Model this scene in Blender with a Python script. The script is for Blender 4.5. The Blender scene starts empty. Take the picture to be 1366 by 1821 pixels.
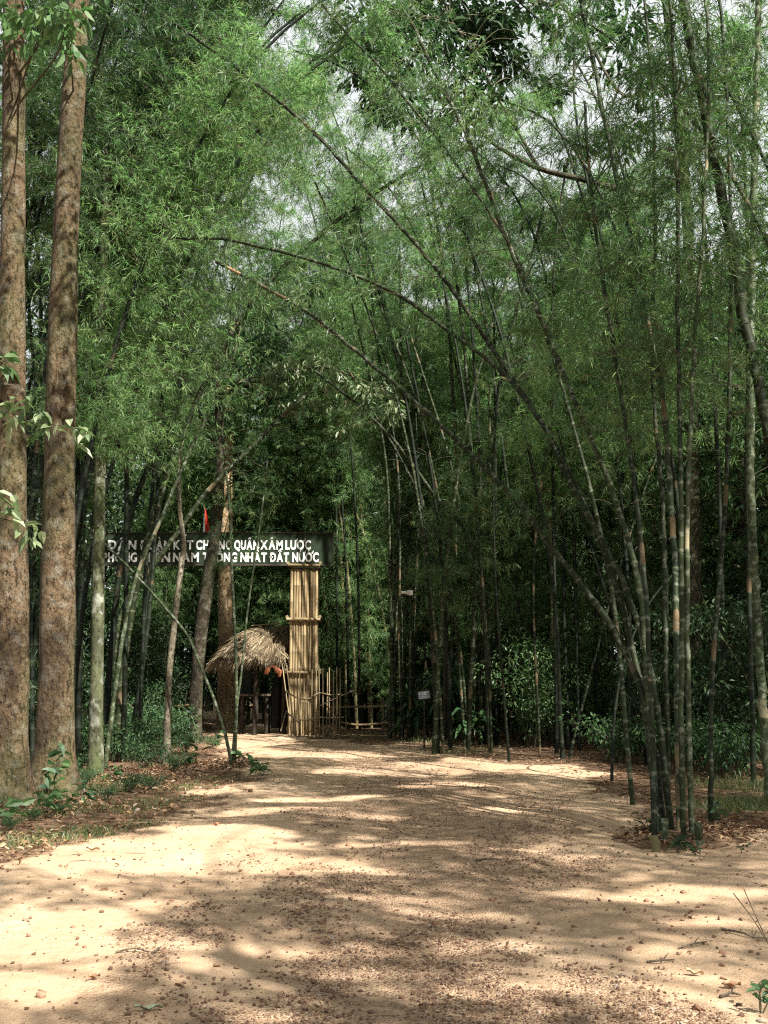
import bpy, math, random
import numpy as np
from mathutils import Vector, Matrix
R = math.radians
random.seed(5)
rng = np.random.default_rng(11)
SC = bpy.context.scene
COL = SC.collection

# ------------------------------------------------------------------ camera, sky, sun, exposure
CAMZ, F, CX, CY = 1.55, 1800.0, 683.0, 910.5
PITCH = math.atan((1207 - CY) / F)
cam_d = bpy.data.cameras.new('camera')
cam = bpy.data.objects.new('camera', cam_d); COL.objects.link(cam)
cam.location = (0, 0, CAMZ); cam.rotation_euler = (R(90) + PITCH, 0, 0)
cam_d.sensor_fit = 'VERTICAL'; cam_d.sensor_height = 36; cam_d.lens = 36 * F / 1821
cam_d.clip_end = 2000; cam_d.clip_start = 0.05
SC.camera = cam
S = np.array([0.47, -0.50, 0.73]); S /= np.linalg.norm(S)      # towards the sun
w = bpy.data.worlds.new('World'); SC.world = w; w.use_nodes = True
nt = w.node_tree
sky = nt.nodes.new('ShaderNodeTexSky'); sky.sky_type = 'NISHITA'; sky.sun_disc = False
sky.sun_elevation = math.asin(S[2]); sky.sun_rotation = math.atan2(S[0], S[1])
sky.air_density = 0.7; sky.dust_density = 7.0; sky.ozone_density = 0.6
veil = nt.nodes.new('ShaderNodeMixRGB'); veil.inputs[0].default_value = 0.82; veil.inputs[2].default_value = (6.5, 6.7, 6.6, 1)      # thin bright cloud over the sky
nt.links.new(sky.outputs[0], veil.inputs[1]); nt.links.new(veil.outputs[0], nt.nodes['Background'].inputs[0])
nt.nodes['Background'].inputs[1].default_value = 0.055
sl = bpy.data.lights.new('sun', 'SUN'); sl.energy = 5.0; sl.angle = R(0.55); sl.color = (1, 0.955, 0.88)
sun = bpy.data.objects.new('sun', sl); COL.objects.link(sun)
sun.rotation_euler = Vector(S).to_track_quat('Z', 'Y').to_euler(); sun.location = (20, -20, 40)
SC.view_settings.view_transform = 'Standard'; SC.view_settings.look = 'None'
SC.view_settings.exposure = 1.7; SC.view_settings.gamma = 1
SC.cycles.use_denoising = False; SC.cycles.filter_width = 1.2; SC.cycles.sample_clamp_indirect = 4
SC.cycles.max_bounces = 8; SC.cycles.diffuse_bounces = 4; SC.cycles.glossy_bounces = 2
SC.cycles.transmission_bounces = 4; SC.cycles.transparent_max_bounces = 4

# ------------------------------------------------------------------ pixel <-> world helpers
cp, sp = math.cos(PITCH), math.sin(PITCH)
def at(u, v, Y):
    a, b = (u - CX) / F, (CY - v) / F
    d = np.array([a, cp - b * sp, sp + b * cp]); t = Y / d[1]
    return np.array([0, 0, CAMZ]) + d * t
def ground_Y(v):
    b = (CY - v) / F
    return (cp - b * sp) * (-CAMZ / (sp + b * cp))
def atg(u, v):
    p = at(u, v, ground_Y(v)); p[2] = gz(p[0], p[1]); return p
def project(P):
    d = P - np.array([0, 0, CAMZ])
    yc = d[..., 1] * cp + d[..., 2] * sp; zc = -d[..., 1] * sp + d[..., 2] * cp
    yc = np.where(np.abs(yc) < 1e-3, 1e-3, yc)
    u = CX + F * d[..., 0] / yc; v = CY - F * zc / yc
    return u, v, yc
def gz(x, y):
    return 0.025 * np.sin(0.9 * x + 0.7) * np.sin(0.55 * y + 0.3) + 0.015 * np.sin(2.1 * x - 1.3 * y) + 0.01 * np.sin(3.7 * x + 1.9 * y + 1) + 0.022 * (vnoise(x * 2.6, y * 2.2) - .5) + 0.012 * (vnoise(x * 6 + 9, y * 5) - .5)

# vector value noise on the plane / in space (for layout masks only)
_tab = np.random.default_rng(3).random((64, 64))
def vnoise(x, y):
    xi = np.floor(x).astype(int); yi = np.floor(y).astype(int); fx = x - xi; fy = y - yi
    fx = fx * fx * (3 - 2 * fx); fy = fy * fy * (3 - 2 * fy)
    a = _tab[xi & 63, yi & 63]; b = _tab[(xi + 1) & 63, yi & 63]; c = _tab[xi & 63, (yi + 1) & 63]; d = _tab[(xi + 1) & 63, (yi + 1) & 63]
    return (a * (1 - fx) + b * fx) * (1 - fy) + (c * (1 - fx) + d * fx) * fy
def sstep(a, b, x):
    t = np.clip((x - a) / (b - a), 0, 1); return t * t * (3 - 2 * t)

# sun patches on the path (crown leaves that would shade them are left out): centre and half size, as seen from the camera
LIT = [(110, 1640, 150, 34), (90, 1755, 140, 45), (250, 1500, 300, 14), (150, 1528, 330, 30), (420, 1535, 260, 14), (50, 1690, 165, 88), (235, 1702, 140, 16), (265, 1608, 70, 8), (60, 1640, 90, 12),
       (560, 1548, 130, 11), (690, 1597, 120, 9), (800, 1618, 110, 11), (830, 1672, 130, 15), (480, 1688, 190, 11), (860, 1762, 130, 13),
       (640, 1726, 120, 9), (470, 1812, 80, 11), (1030, 1522, 55, 6), (1150, 1588, 130, 17), (1270, 1640, 95, 13), (1130, 1692, 60, 9),
       (860, 1360, 190, 11), (690, 1372, 120, 9), (1010, 1374, 70, 8), (760, 1400, 90, 5), (440, 1318, 110, 11), (540, 1343, 150, 6),
       (650, 1452, 80, 5), (470, 1440, 110, 7), (380, 1352, 45, 17), (360, 1402, 60, 8), (60, 1512, 100, 22), (560, 1420, 120, 5),
       (930, 1510, 50, 6), (380, 1478, 120, 10), (1320, 1592, 60, 8), (700, 1500, 110, 6), (900, 1440, 60, 5)]
def lit(P, only=None):
    t = P[..., 2] / S[2]; G = P - t[..., None] * S
    u, v, yc = project(G)
    dx = (vnoise(G[..., 0] * 2.3 + 7, G[..., 1] * 2.3) - 0.5); dy = (vnoise(G[..., 0] * 2.3 + 31, G[..., 1] * 2.3 + 9) - 0.5)
    out = np.zeros(P.shape[:-1], bool)
    for (a, b, c, d) in LIT:
        out |= ((u - a) / c + dx * 0.9) ** 2 + ((v - b) / d + dy * 0.9) ** 2 < 1
    out &= (yc > 0.5)
    if only is not None: out[:] = False
    # uprights kept sunlit by leaving leaves out: gate and banner, the bright shrub, the curved tree's crown, the big trunks, the grove in the middle
    for (Yp, x0, x1, z0, z1, thr) in (UPRIGHT if only is None else [UPRIGHT[i] for i in only]):
        Q = P - ((P[..., 1] - Yp) / S[1])[..., None] * S
        out |= (P[..., 1] < Yp - .15) & (Q[..., 0] > x0) & (Q[..., 0] < x1) & (Q[..., 2] > z0) & (Q[..., 2] < z1) & (vnoise(Q[..., 0] * 1.5 + 3, Q[..., 2] * 1.5 + 5) < thr)
    return out
UPRIGHT = [(28.4, -5.2, -1.1, -0.2, 5.9, .9), (22.5, 2.6, 4.9, 0.4, 3.8, .66), (24.4, -5.5, 0.4, 7.2, 11.0, .72), (13.0, -5.3, -3.8, 0.0, 10.0, .40), (30.0, -6.0, 3.0, 8.5, 17.0, .55), (32.0, -1.9, 1.4, 0.4, 8.5, .7), (28.4, -10.0, -5.2, 4.2, 5.9, .85), (8.0, -3.4, -2.1, 2.2, 4.3, 1.0), (28.4, -1.1, 0.4, -0.2, 1.9, .85)]

# ------------------------------------------------------------------ mesh building (numpy)
class MB:
    """collects vertices, faces (by vertex count), material indices and a few per vertex values"""
    def __init__(s): s.V = []; s.F = []; s.M = []; s.A = []; s.B = []; s.n = 0; s.SM = []
    def add(s, V, Fs, mat=0, a=None, b=None, smooth=True):
        V = np.asarray(V, float).reshape(-1, 3)
        Fs = np.asarray(Fs, int)
        s.V.append(V); s.F.append(Fs + s.n); s.M.append(np.full(len(Fs), mat)); s.SM.append(np.full(len(Fs), smooth))
        s.A.append(np.zeros(len(V)) if a is None else np.broadcast_to(a, (len(V),)).astype(float))
        s.B.append(np.zeros(len(V)) if b is None else np.broadcast_to(b, (len(V),)).astype(float))
        s.n += len(V)
    def mesh(s, name, mats):
        me = bpy.data.meshes.new(name)
        V = np.concatenate(s.V); cnt = np.concatenate([np.full(len(f), f.shape[1]) for f in s.F]); li = np.concatenate([f.ravel() for f in s.F])
        me.vertices.add(len(V)); me.vertices.foreach_set('co', V.ravel().astype(np.float32))
        me.loops.add(len(li)); me.loops.foreach_set('vertex_index', li.astype(np.int32))
        me.polygons.add(len(cnt)); st = np.concatenate([[0], np.cumsum(cnt)[:-1]])
        me.polygons.foreach_set('loop_start', st.astype(np.int32))
        try: me.polygons.foreach_set('loop_total', cnt.astype(np.int32))
        except Exception: pass
        me.polygons.foreach_set('material_index', np.concatenate(s.M).astype(np.int32))
        me.polygons.foreach_set('use_smooth', np.concatenate(s.SM).astype(bool))
        for nm, arr in (('va', s.A), ('vb', s.B)):
            at_ = me.attributes.new(nm, 'FLOAT', 'POINT'); at_.data.foreach_set('value', np.concatenate(arr).astype(np.float32))
        for m in (mats if isinstance(mats, (list, tuple)) else [mats]): me.materials.append(m)
        me.update(calc_edges=True); me.validate()
        return me

def link(name, me, parent=None, loc=None):
    o = bpy.data.objects.new(name, me); COL.objects.link(o)
    if parent is not None: o.parent = parent
    if loc is not None: o.location = loc
    return o
def tag(o, label=None, cat=None, group=None, kind=None):
    if label: o['label'] = label
    if cat: o['category'] = cat
    if group: o['group'] = group
    if kind: o['kind'] = kind
    return o
def thing(name, label, cat, loc=(0, 0, 0), group=None, rotz=0):
    o = bpy.data.objects.new(name, None); COL.objects.link(o); o.location = loc; o.rotation_euler = (0, 0, rotz)
    o.empty_display_size = 0.2
    return tag(o, label, cat, group)
def part(name, mb, mats, parent):
    """mesh built in world space, stored relative to its thing's base"""
    if not mb.n: return None
    if not isinstance(mats, (list, tuple)) and max(m.max() for m in mb.M if len(m)) == 1: mats = [mats, M['twig']]
    off = np.array(parent.location); p = parent.parent
    while p is not None: off = off + np.array(p.location); p = p.parent
    mb.V = [v - off for v in mb.V]
    return link(name, mb.mesh(name, mats), parent)
def dup(src, loc, rot, scale=1.0, label=None, group=None):
    r = src.copy(); COL.objects.link(r); r.location = loc; r.rotation_euler = rot; r.scale = (scale,) * 3 if np.isscalar(scale) else scale
    if label: r['label'] = label
    if group: r['group'] = group
    for ch in list(src.children):
        c = ch.copy(); COL.objects.link(c); c.parent = r
        for g in ch.children:
            d = g.copy(); COL.objects.link(d); d.parent = c
    return r

def nrm(a): return a / np.maximum(np.linalg.norm(a, axis=-1, keepdims=True), 1e-9)
def spline(pts, n=8):
    P = np.asarray(pts, float)
    P = np.vstack([2 * P[0] - P[1], P, 2 * P[-1] - P[-2]]); out = []
    for i in range(1, len(P) - 2):
        p0, p1, p2, p3 = P[i - 1], P[i], P[i + 1], P[i + 2]
        for t in np.linspace(0, 1, n, endpoint=False):
            out.append(0.5 * ((2 * p1) + (-p0 + p2) * t + (2 * p0 - 5 * p1 + 4 * p2 - p3) * t ** 2 + (-p0 + 3 * p1 - 3 * p2 + p3) * t ** 3))
    out.append(P[-2]); return np.array(out)
def resample(P, s):
    L = np.concatenate([[0], np.cumsum(np.linalg.norm(np.diff(P, axis=0), axis=1))])
    return np.stack([np.interp(s, L, P[:, k]) for k in range(3)], 1)
def plen(P): return np.linalg.norm(np.diff(P, axis=0), axis=1).sum()
def frames(P):
    T = nrm(np.gradient(P, axis=0)); N = np.zeros_like(P)
    n = np.cross(T[0], [0, 1, 0.01]); n = n / max(np.linalg.norm(n), 1e-6)
    if np.linalg.norm(np.cross(T[0], [0, 1, 0.01])) < 1e-3: n = np.array([1., 0, 0])
    for i in range(len(P)):
        n = n - T[i] * np.dot(n, T[i]); n /= max(np.linalg.norm(n), 1e-9); N[i] = n
    return T, N, np.cross(T, N)
def tube(mb, P, r, sides=8, mat=0, a=None, b=None, cap=True, lump=0.0, seed=0):
    P = np.asarray(P, float); n = len(P); r = np.broadcast_to(r, (n,)); T, N, B = frames(P)
    th = np.linspace(0, 2 * np.pi, sides, endpoint=False)
    rr = np.repeat(r[:, None], sides, 1)
    if lump:
        g = np.random.default_rng(seed); ph = g.random(6) * 6.28
        s = np.linspace(0, n * 0.35, n)[:, None]
        rr = rr * (1 + lump * (np.sin(2 * th + ph[0] + s) * 0.5 + np.sin(3 * th + ph[1] - 0.7 * s) * 0.35 + np.sin(5 * th + ph[2] + 1.7 * s) * 0.25 + np.sin(s * 2.3 + ph[3]) * 0.3))
    V = P[:, None] + rr[..., None] * (np.cos(th)[None, :, None] * N[:, None] + np.sin(th)[None, :, None] * B[:, None])
    i = np.arange(n - 1)[:, None] * sides; j = np.arange(sides)[None]; j2 = (j + 1) % sides
    Fq = np.stack([i + j, i + j2, i + sides + j2, i + sides + j], -1).reshape(-1, 4)
    av = None if a is None else np.repeat(np.broadcast_to(a, (n,)), sides); bv = None if b is None else np.repeat(np.broadcast_to(b, (n,)), sides)
    mb.add(V.reshape(-1, 3), Fq, mat, av, bv)
    if cap:
        for k, rev in ((0, True), (n - 1, False)):
            ring = V[k]; c = ring.mean(0); Vv = np.vstack([ring, c[None]])
            f = np.stack([np.arange(sides), (np.arange(sides) + 1) % sides, np.full(sides, sides)], 1)
            if rev: f = f[:, ::-1]
            mb.add(Vv, f, mat, None if a is None else np.broadcast_to(a, (n,))[k], None if b is None else np.broadcast_to(b, (n,))[k], smooth=False)
def box(mb, c, size, mat=0, rz=0, tilt=None, a=None):
    c = np.asarray(c, float); h = np.asarray(size, float) / 2
    bev = min(0.006, h.min() * 0.4)
    V = []
    for sx in (-1, 1):
        for sy in (-1, 1):
            for sz in (-1, 1):
                for ax in range(3):
                    p = np.array([sx, sy, sz]) * h
                    q = p.copy()
                    for k in range(3):
                        if k != ax: q[k] -= (sx, sy, sz)[k] * bev
                    V.append(q)
    V = np.array(V)
    import bmesh
    bm = bmesh.new(); vs = [bm.verts.new(v) for v in V]; bmesh.ops.convex_hull(bm, input=vs); bmesh.ops.dissolve_limit(bm, angle_limit=0.01, verts=bm.verts, edges=bm.edges)
    bm.verts.index_update(); bmesh.ops.triangulate(bm, faces=bm.faces[:]); bm.verts.index_update()
    VV = np.array([v.co[:] for v in bm.verts]); FF = np.array([[v.index for v in f.verts] for f in bm.faces]); bm.free()
    M = np.array(Matrix.Rotation(rz, 3, 'Z'))
    if tilt: M = M @ np.array(Matrix.Rotation(tilt[1], 3, tilt[0]))
    mb.add(VV @ M.T + c, FF, mat, a, smooth=False)

def leaves_thin(mb, P, D, L, W, g, mat=0, a=None):
    """narrow folded blades: bamboo leaves"""
    n = len(P)
    if not n: return
    D = nrm(D); rnd = g.normal(size=(n, 3)); rnd[:, 2] += 1.2
    side = nrm(np.cross(D, rnd)); up = np.cross(side, D)
    L = L[:, None]; W = W[:, None]
    m = P + D * L * 0.38; tip = P + D * L - np.array([0, 0, 1.]) * L * 0.12
    V = np.stack([P, m + side * W * 0.5 + up * W * 0.15, tip, m - side * W * 0.5 + up * W * 0.15], 1)
    f = np.arange(n)[:, None] * 4 + np.array([[0, 1, 2, 3]])
    av = g.random(n) if a is None else a
    mb.add(V.reshape(-1, 3), f, mat, np.repeat(av, 4), smooth=False)
def leaves_broad(mb, P, D, L, W, g, mat=0, a=None, upb=1.5, fold=0.22):
    """oval folded leaves of broadleaf trees and shrubs"""
    n = len(P)
    if not n: return
    D = nrm(D); rnd = g.normal(size=(n, 3)); rnd[:, 2] += upb
    side = nrm(np.cross(D, rnd)); up = np.cross(side, D)
    L = L[:, None]; W = W[:, None]
    dn = np.array([0, 0, 1.])
    r1 = P + D * L * 0.28 + side * W * 0.46 + up * W * fold; l1 = P + D * L * 0.28 - side * W * 0.46 + up * W * fold
    r2 = P + D * L * 0.66 + side * W * 0.40 + up * W * fold - dn * L * 0.05; l2 = P + D * L * 0.66 - side * W * 0.40 + up * W * fold - dn * L * 0.05
    mid = P + D * L * 0.5 - dn * L * 0.01; tip = P + D * L - dn * L * 0.16
    V = np.stack([P, r1, r2, tip, l2, l1, mid], 1)
    k = np.arange(n)[:, None] * 7
    F1 = np.concatenate([k + np.array([[0, 1, 2, 6]]), k + np.array([[6, 4, 5, 0]])]); F2 = np.concatenate([k + np.array([[6, 2, 3]]), k + np.array([[6, 3, 4]])])
    av = np.repeat(g.random(n) if a is None else a, 7)
    mb.add(V.reshape(-1, 3), F1, mat, av, smooth=False)
    mb.add(np.zeros((0, 3)), F2 - mb.n + (mb.n - len(V) * 7) if False else F2 - len(V) * 7, mat, smooth=False)
def cluster(mb, C, rad, n, L, g, mat=0, droop=0.4, ratio=0.42, flat=0.7, keep=None, fold=0.22):
    """n leaves about a point, pointing outwards and hanging a little"""
    o = g.normal(size=(n, 3)); o = nrm(o) * (g.random((n, 1)) ** 0.45) * rad; o[:, 2] *= flat
    P = C + o; D = nrm(o) + g.normal(size=(n, 3)) * 0.45; D[:, 2] -= droop
    if keep is not None:
        k = keep(P); P = P[k]; D = D[k]
    n = len(P); Ls = L * g.uniform(0.6, 1.15, n)
    leaves_broad(mb, P, D, Ls, Ls * ratio * g.uniform(0.8, 1.2, n), g, mat, fold=fold)

# ------------------------------------------------------------------ materials
def mat(name):
    m = bpy.data.materials.new(name); m.use_nodes = True; t = m.node_tree; t.nodes.clear()
    out = t.nodes.new('ShaderNodeOutputMaterial')
    def N(kind, **kw):
        n = t.nodes.new('ShaderNode' + kind)
        for k, v in kw.items():
            if k in n.inputs.keys(): n.inputs[k].default_value = v
            else: setattr(n, k, v)
        return n
    def Lk(a, b): t.links.new(a, b)
    return m, N, Lk, out
def ramp(N, Lk, src, stops, interp='LINEAR'):
    r = N('ValToRGB'); e = r.color_ramp.elements; r.color_ramp.interpolation = interp
    while len(e) < len(stops): e.new(0.5)
    for el, (p, c) in zip(e, stops): el.position = p; el.color = (*c, 1) if len(c) == 3 else c
    Lk(src, r.inputs[0]); return r.outputs[0]
def mixc(N, Lk, f, a, b, mode='MIX'):
    m = N('MixRGB'); m.blend_type = mode
    for i, x in ((0, f), (1, a), (2, b)):
        if hasattr(x, 'is_linked'): Lk(x, m.inputs[i])
        else: m.inputs[i].default_value = x if i == 0 else (*x, 1)
    return m.outputs[0]
def coords(N, Lk, scale=(1, 1, 1), kind='Object'):
    tc = N('TexCoord'); mp = N('Mapping'); mp.inputs['Scale'].default_value = scale; Lk(tc.outputs[kind], mp.inputs[0]); return mp.outputs[0]
def noise(N, Lk, vec, scale, detail=4, rough=0.55):
    n = N('TexNoise', Scale=scale, Detail=detail, Roughness=rough); Lk(vec, n.inputs['Vector']); return n.outputs['Fac']
def mathn(N, Lk, op, a, b=None):
    m = N('Math'); m.operation = op
    for i, x in ((0, a), (1, b)):
        if x is None: continue
        if hasattr(x, 'is_linked'): Lk(x, m.inputs[i])
        else: m.inputs[i].default_value = x
    return m.outputs[0]
def bump(N, Lk, h, strength=0.5, dist=0.02):
    b = N('Bump', Strength=strength, Distance=dist); Lk(h, b.inputs['Height']); return b.outputs[0]
def principled(N, Lk, out, col, rough=0.8, normal=None, spec=0.3):
    p = N('BsdfPrincipled'); p.inputs['Roughness'].default_value = rough if not hasattr(rough, 'is_linked') else 0.5
    if hasattr(rough, 'is_linked'): Lk(rough, p.inputs['Roughness'])
    p.inputs['Specular IOR Level'].default_value = spec
    if hasattr(col, 'is_linked'): Lk(col, p.inputs['Base Color'])
    else: p.inputs['Base Color'].default_value = (*col, 1)
    if normal is not None: Lk(normal, p.inputs['Normal'])
    Lk(p.outputs[0], out.inputs[0]); return p

def leaf_mat(name, stops, transl=0.4, gloss=0.06, rough=0.4, tcol=(1.0, 1.28, 0.88)):
    m, N, Lk, out = mat(name)
    at_ = N('Attribute'); at_.attribute_name = 'va'
    oi = N('ObjectInfo')
    f = mathn(N, Lk, 'FRACT', mathn(N, Lk, 'ADD', at_.outputs['Fac'], mathn(N, Lk, 'MULTIPLY', oi.outputs['Random'], 0.25)))
    c = ramp(N, Lk, at_.outputs['Fac'], stops)
    hs = N('HueSaturation'); Lk(c, hs.inputs['Color']); Lk(mathn(N, Lk, 'ADD', mathn(N, Lk, 'MULTIPLY', oi.outputs['Random'], 0.3), 0.85), hs.inputs['Value'])
    c = hs.outputs[0]
    d = N('BsdfDiffuse'); Lk(c, d.inputs[0])
    tr = N('BsdfTranslucent'); Lk(mixc(N, Lk, 1.0, c, tcol, 'MULTIPLY'), tr.inputs[0])
    m1 = N('MixShader'); m1.inputs[0].default_value = transl; Lk(d.outputs[0], m1.inputs[1]); Lk(tr.outputs[0], m1.inputs[2])
    gl = N('BsdfGlossy', Roughness=rough); m2 = N('MixShader'); m2.inputs[0].default_value = gloss
    Lk(m1.outputs[0], m2.inputs[1]); Lk(gl.outputs[0], m2.inputs[2]); Lk(m2.outputs[0], out.inputs[0]); return m

M = {}
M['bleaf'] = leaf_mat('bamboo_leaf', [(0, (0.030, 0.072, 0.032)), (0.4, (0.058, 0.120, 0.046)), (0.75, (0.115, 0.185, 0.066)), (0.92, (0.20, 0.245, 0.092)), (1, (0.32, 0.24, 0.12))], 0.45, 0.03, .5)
M['bleaf_lit'] = leaf_mat('bamboo_leaf_lit', [(0, (0.080, 0.155, 0.065)), (0.45, (0.145, 0.245, 0.095)), (0.85, (0.235, 0.34, 0.135)), (1, (0.32, 0.33, 0.17))], 0.55, 0.02, .5)  # same leaf paled: sunlit brightness of the farther foliage put into its colour
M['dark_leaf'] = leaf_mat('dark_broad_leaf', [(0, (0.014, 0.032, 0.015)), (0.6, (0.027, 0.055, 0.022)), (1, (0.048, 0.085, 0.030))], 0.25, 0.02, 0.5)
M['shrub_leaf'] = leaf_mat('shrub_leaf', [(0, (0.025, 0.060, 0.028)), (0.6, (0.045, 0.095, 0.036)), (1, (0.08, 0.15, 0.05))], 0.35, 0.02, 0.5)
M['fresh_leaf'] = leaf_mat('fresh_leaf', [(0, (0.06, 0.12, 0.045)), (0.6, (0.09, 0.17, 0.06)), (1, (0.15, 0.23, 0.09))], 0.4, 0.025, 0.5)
M['pale_leaf'] = leaf_mat('pale_leaf', [(0, (0.09, 0.145, 0.065)), (0.5, (0.19, 0.24, 0.12)), (1, (0.33, 0.36, 0.22))], 0.4, 0.04, 0.45)
M['grass'] = leaf_mat('grass_blade', [(0, (0.06, 0.11, 0.035)), (0.6, (0.10, 0.14, 0.05)), (0.85, (0.2, 0.19, 0.08)), (1, (0.3, 0.24, 0.12))], 0.35, 0.03)
M['dry_leaf'] = leaf_mat('dry_leaf', [(0, (0.10, 0.055, 0.03)), (0.5, (0.20, 0.11, 0.06)), (0.8, (0.30, 0.19, 0.10)), (1, (0.38, 0.28, 0.17))], 0.12, 0.05, 0.5, (1.2, 1.0, 0.7))

def culm_mat(name, dark, light, tan, tan_amt, lichen=0.35, rings=1.0):
    m, N, Lk, out = mat(name)
    a = N('Attribute'); a.attribute_name = 'va'; s = a.outputs['Fac']      # length along the culm in internodes
    b = N('Attribute'); b.attribute_name = 'vb'
    oi = N('ObjectInfo'); fr = mathn(N, Lk, 'FRACT', s); fl = mathn(N, Lk, 'FLOOR', s)
    wn = N('TexWhiteNoise'); wn.noise_dimensions = '2D'; cb = N('CombineXYZ'); Lk(fl, cb.inputs[0]); Lk(oi.outputs['Random'], cb.inputs[1]); Lk(cb.outputs[0], wn.inputs['Vector'])
    co = coords(N, Lk, (1, 1, 1))
    n1 = noise(N, Lk, co, 3.0, 4); n2 = noise(N, Lk, co, 14.0, 5); n3 = noise(N, Lk, coords(N, Lk, (30, 30, 1.2)), 2.0, 3)
    base = ramp(N, Lk, mathn(N, Lk, 'ADD', mathn(N, Lk, 'MULTIPLY', n1, 0.6), mathn(N, Lk, 'MULTIPLY', wn.outputs['Value'], 0.4)), [(0.25, dark), (0.75, light)])
    base = mixc(N, Lk, mathn(N, Lk, 'MULTIPLY', n3, 0.45), base, tuple(x * 0.55 for x in dark))
    # old tan sheath left on part of some internodes
    tsel = mathn(N, Lk, 'GREATER_THAN', mathn(N, Lk, 'ADD', wn.outputs['Value'], mathn(N, Lk, 'MULTIPLY', n1, 0.2)), 1.1 - tan_amt)
    tpos = mathn(N, Lk, 'MULTIPLY', mathn(N, Lk, 'LESS_THAN', fr, mathn(N, Lk, 'ADD', 0.35, mathn(N, Lk, 'MULTIPLY', n3, 0.6))), tsel)
    base = mixc(N, Lk, mathn(N, Lk, 'MULTIPLY', tpos, ramp(N, Lk, n1, [(.35, (.35, .35, .35)), (.6, (1, 1, 1))])), base, mixc(N, Lk, n2, tan, tuple(x * 0.5 for x in tan)))
    lf = ramp(N, Lk, n2, [(0.62 - lichen * 0.2, (0, 0, 0)), (0.72, (1, 1, 1))])
    base = mixc(N, Lk, mathn(N, Lk, 'MULTIPLY', lf, lichen), base, (0.33, 0.36, 0.28))
    ring = mathn(N, Lk, 'GREATER_THAN', mathn(N, Lk, 'ABSOLUTE', mathn(N, Lk, 'SUBTRACT', fr, 0.5)), 0.47)
    base = mixc(N, Lk, mathn(N, Lk, 'MULTIPLY', ring, 0.45 * rings), base, (0.12, 0.12, 0.075))
    ring2 = mathn(N, Lk, 'GREATER_THAN', fr, 0.93)
    base = mixc(N, Lk, mathn(N, Lk, 'MULTIPLY', mathn(N, Lk, 'MULTIPLY', ring2, n1), 0.28 * rings), base, (0.26, 0.28, 0.2))
    hs = N('HueSaturation'); Lk(base, hs.inputs['Color']); Lk(mathn(N, Lk, 'ADD', mathn(N, Lk, 'MULTIPLY', oi.outputs['Random'], 0.5), 0.68), hs.inputs['Value']); base = hs.outputs[0]
    principled(N, Lk, out, base, 0.6, bump(N, Lk, n2, 0.15, 0.005), 0.12); return m
M['culm'] = culm_mat('bamboo_culm_green', (0.013, 0.019, 0.008), (0.034, 0.043, 0.017), (0.16, 0.115, 0.065), 0.06)
M['culm_tan'] = culm_mat('bamboo_culm_tan', (0.012, 0.020, 0.010), (0.030, 0.038, 0.018), (0.21, 0.145, 0.08), 0.18)
M['culm_pale'] = culm_mat('bamboo_culm_pale', (0.030, 0.044, 0.020), (0.075, 0.092, 0.043), (0.28, 0.25, 0.15), 0.08, 0.6, 0.5)
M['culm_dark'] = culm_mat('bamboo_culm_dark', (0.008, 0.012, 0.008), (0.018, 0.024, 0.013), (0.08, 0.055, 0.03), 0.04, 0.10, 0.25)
M['culm_straw'] = culm_mat('bamboo_culm_straw', (0.13, 0.12, 0.06), (0.25, 0.215, 0.115), (0.36, 0.26, 0.13), 0.2, 0.2)
M['pole_straw'] = culm_mat('dry_bamboo_pole', (0.20, 0.145, 0.075), (0.36, 0.275, 0.155), (0.44, 0.33, 0.18), 0.25, 0.15)

def bark_mat(name, c1, c2, c3, lich, lamt, sc=1.0, bs=0.9, moss=0.0):
    m, N, Lk, out = mat(name)
    v = coords(N, Lk, (1, 1, 0.45)); n1 = noise(N, Lk, v, 2.2 * sc, 4); n2 = noise(N, Lk, v, 16 * sc, 6, 0.7)
    n3 = noise(N, Lk, coords(N, Lk, (1, 1, 1)), 4.5 * sc, 5, 0.6)
    vo = N('TexVoronoi', Scale=26 * sc); Lk(coords(N, Lk, (1, 1, 0.6)), vo.inputs['Vector'])
    base = ramp(N, Lk, mathn(N, Lk, 'ADD', mathn(N, Lk, 'MULTIPLY', n1, 0.55), mathn(N, Lk, 'MULTIPLY', n2, 0.5)), [(0.3, c1), (0.52, c2), (0.75, c3)])
    crack = ramp(N, Lk, n2, [(0.40, (1, 1, 1)), (0.48, (0, 0, 0))])
    base = mixc(N, Lk, mathn(N, Lk, 'MULTIPLY', crack, 0.9), base, tuple(x * 0.35 for x in c1))
    base = mixc(N, Lk, mathn(N, Lk, 'MULTIPLY', ramp(N, Lk, n3, [(0.52, (0, 0, 0)), (0.62, (1, 1, 1))]), lamt), base, lich)
    if moss: base = mixc(N, Lk, mathn(N, Lk, 'MULTIPLY', ramp(N, Lk, noise(N, Lk, coords(N, Lk, (1, 1, 0.3)), 1.7, 3), [(0.45, (0, 0, 0)), (0.6, (1, 1, 1))]), moss), base, (0.055, 0.075, 0.025))
    h = mathn(N, Lk, 'ADD', mathn(N, Lk, 'ADD', n2, mathn(N, Lk, 'MULTIPLY', n3, 0.8)), mathn(N, Lk, 'MULTIPLY', vo.outputs['Distance'], 0.15))
    base = mixc(N, Lk, ramp(N, Lk, noise(N, Lk, coords(N, Lk, (1, 1, .5)), 1.1 * sc, 3), [(0.38, (0.55, 0.55, 0.55)), (0.5, (0, 0, 0))]), base, tuple(x * 0.5 for x in c1))
    principled(N, Lk, out, base, 0.9, bump(N, Lk, h, bs, 0.08), 0.15); return m
M['bark_big'] = bark_mat('flaky_brown_bark', (0.050, 0.034, 0.020), (0.120, 0.082, 0.046), (0.215, 0.158, 0.095), (0.26, 0.25, 0.20), 0.38, 1.3, 1.0, 0.4)
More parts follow.
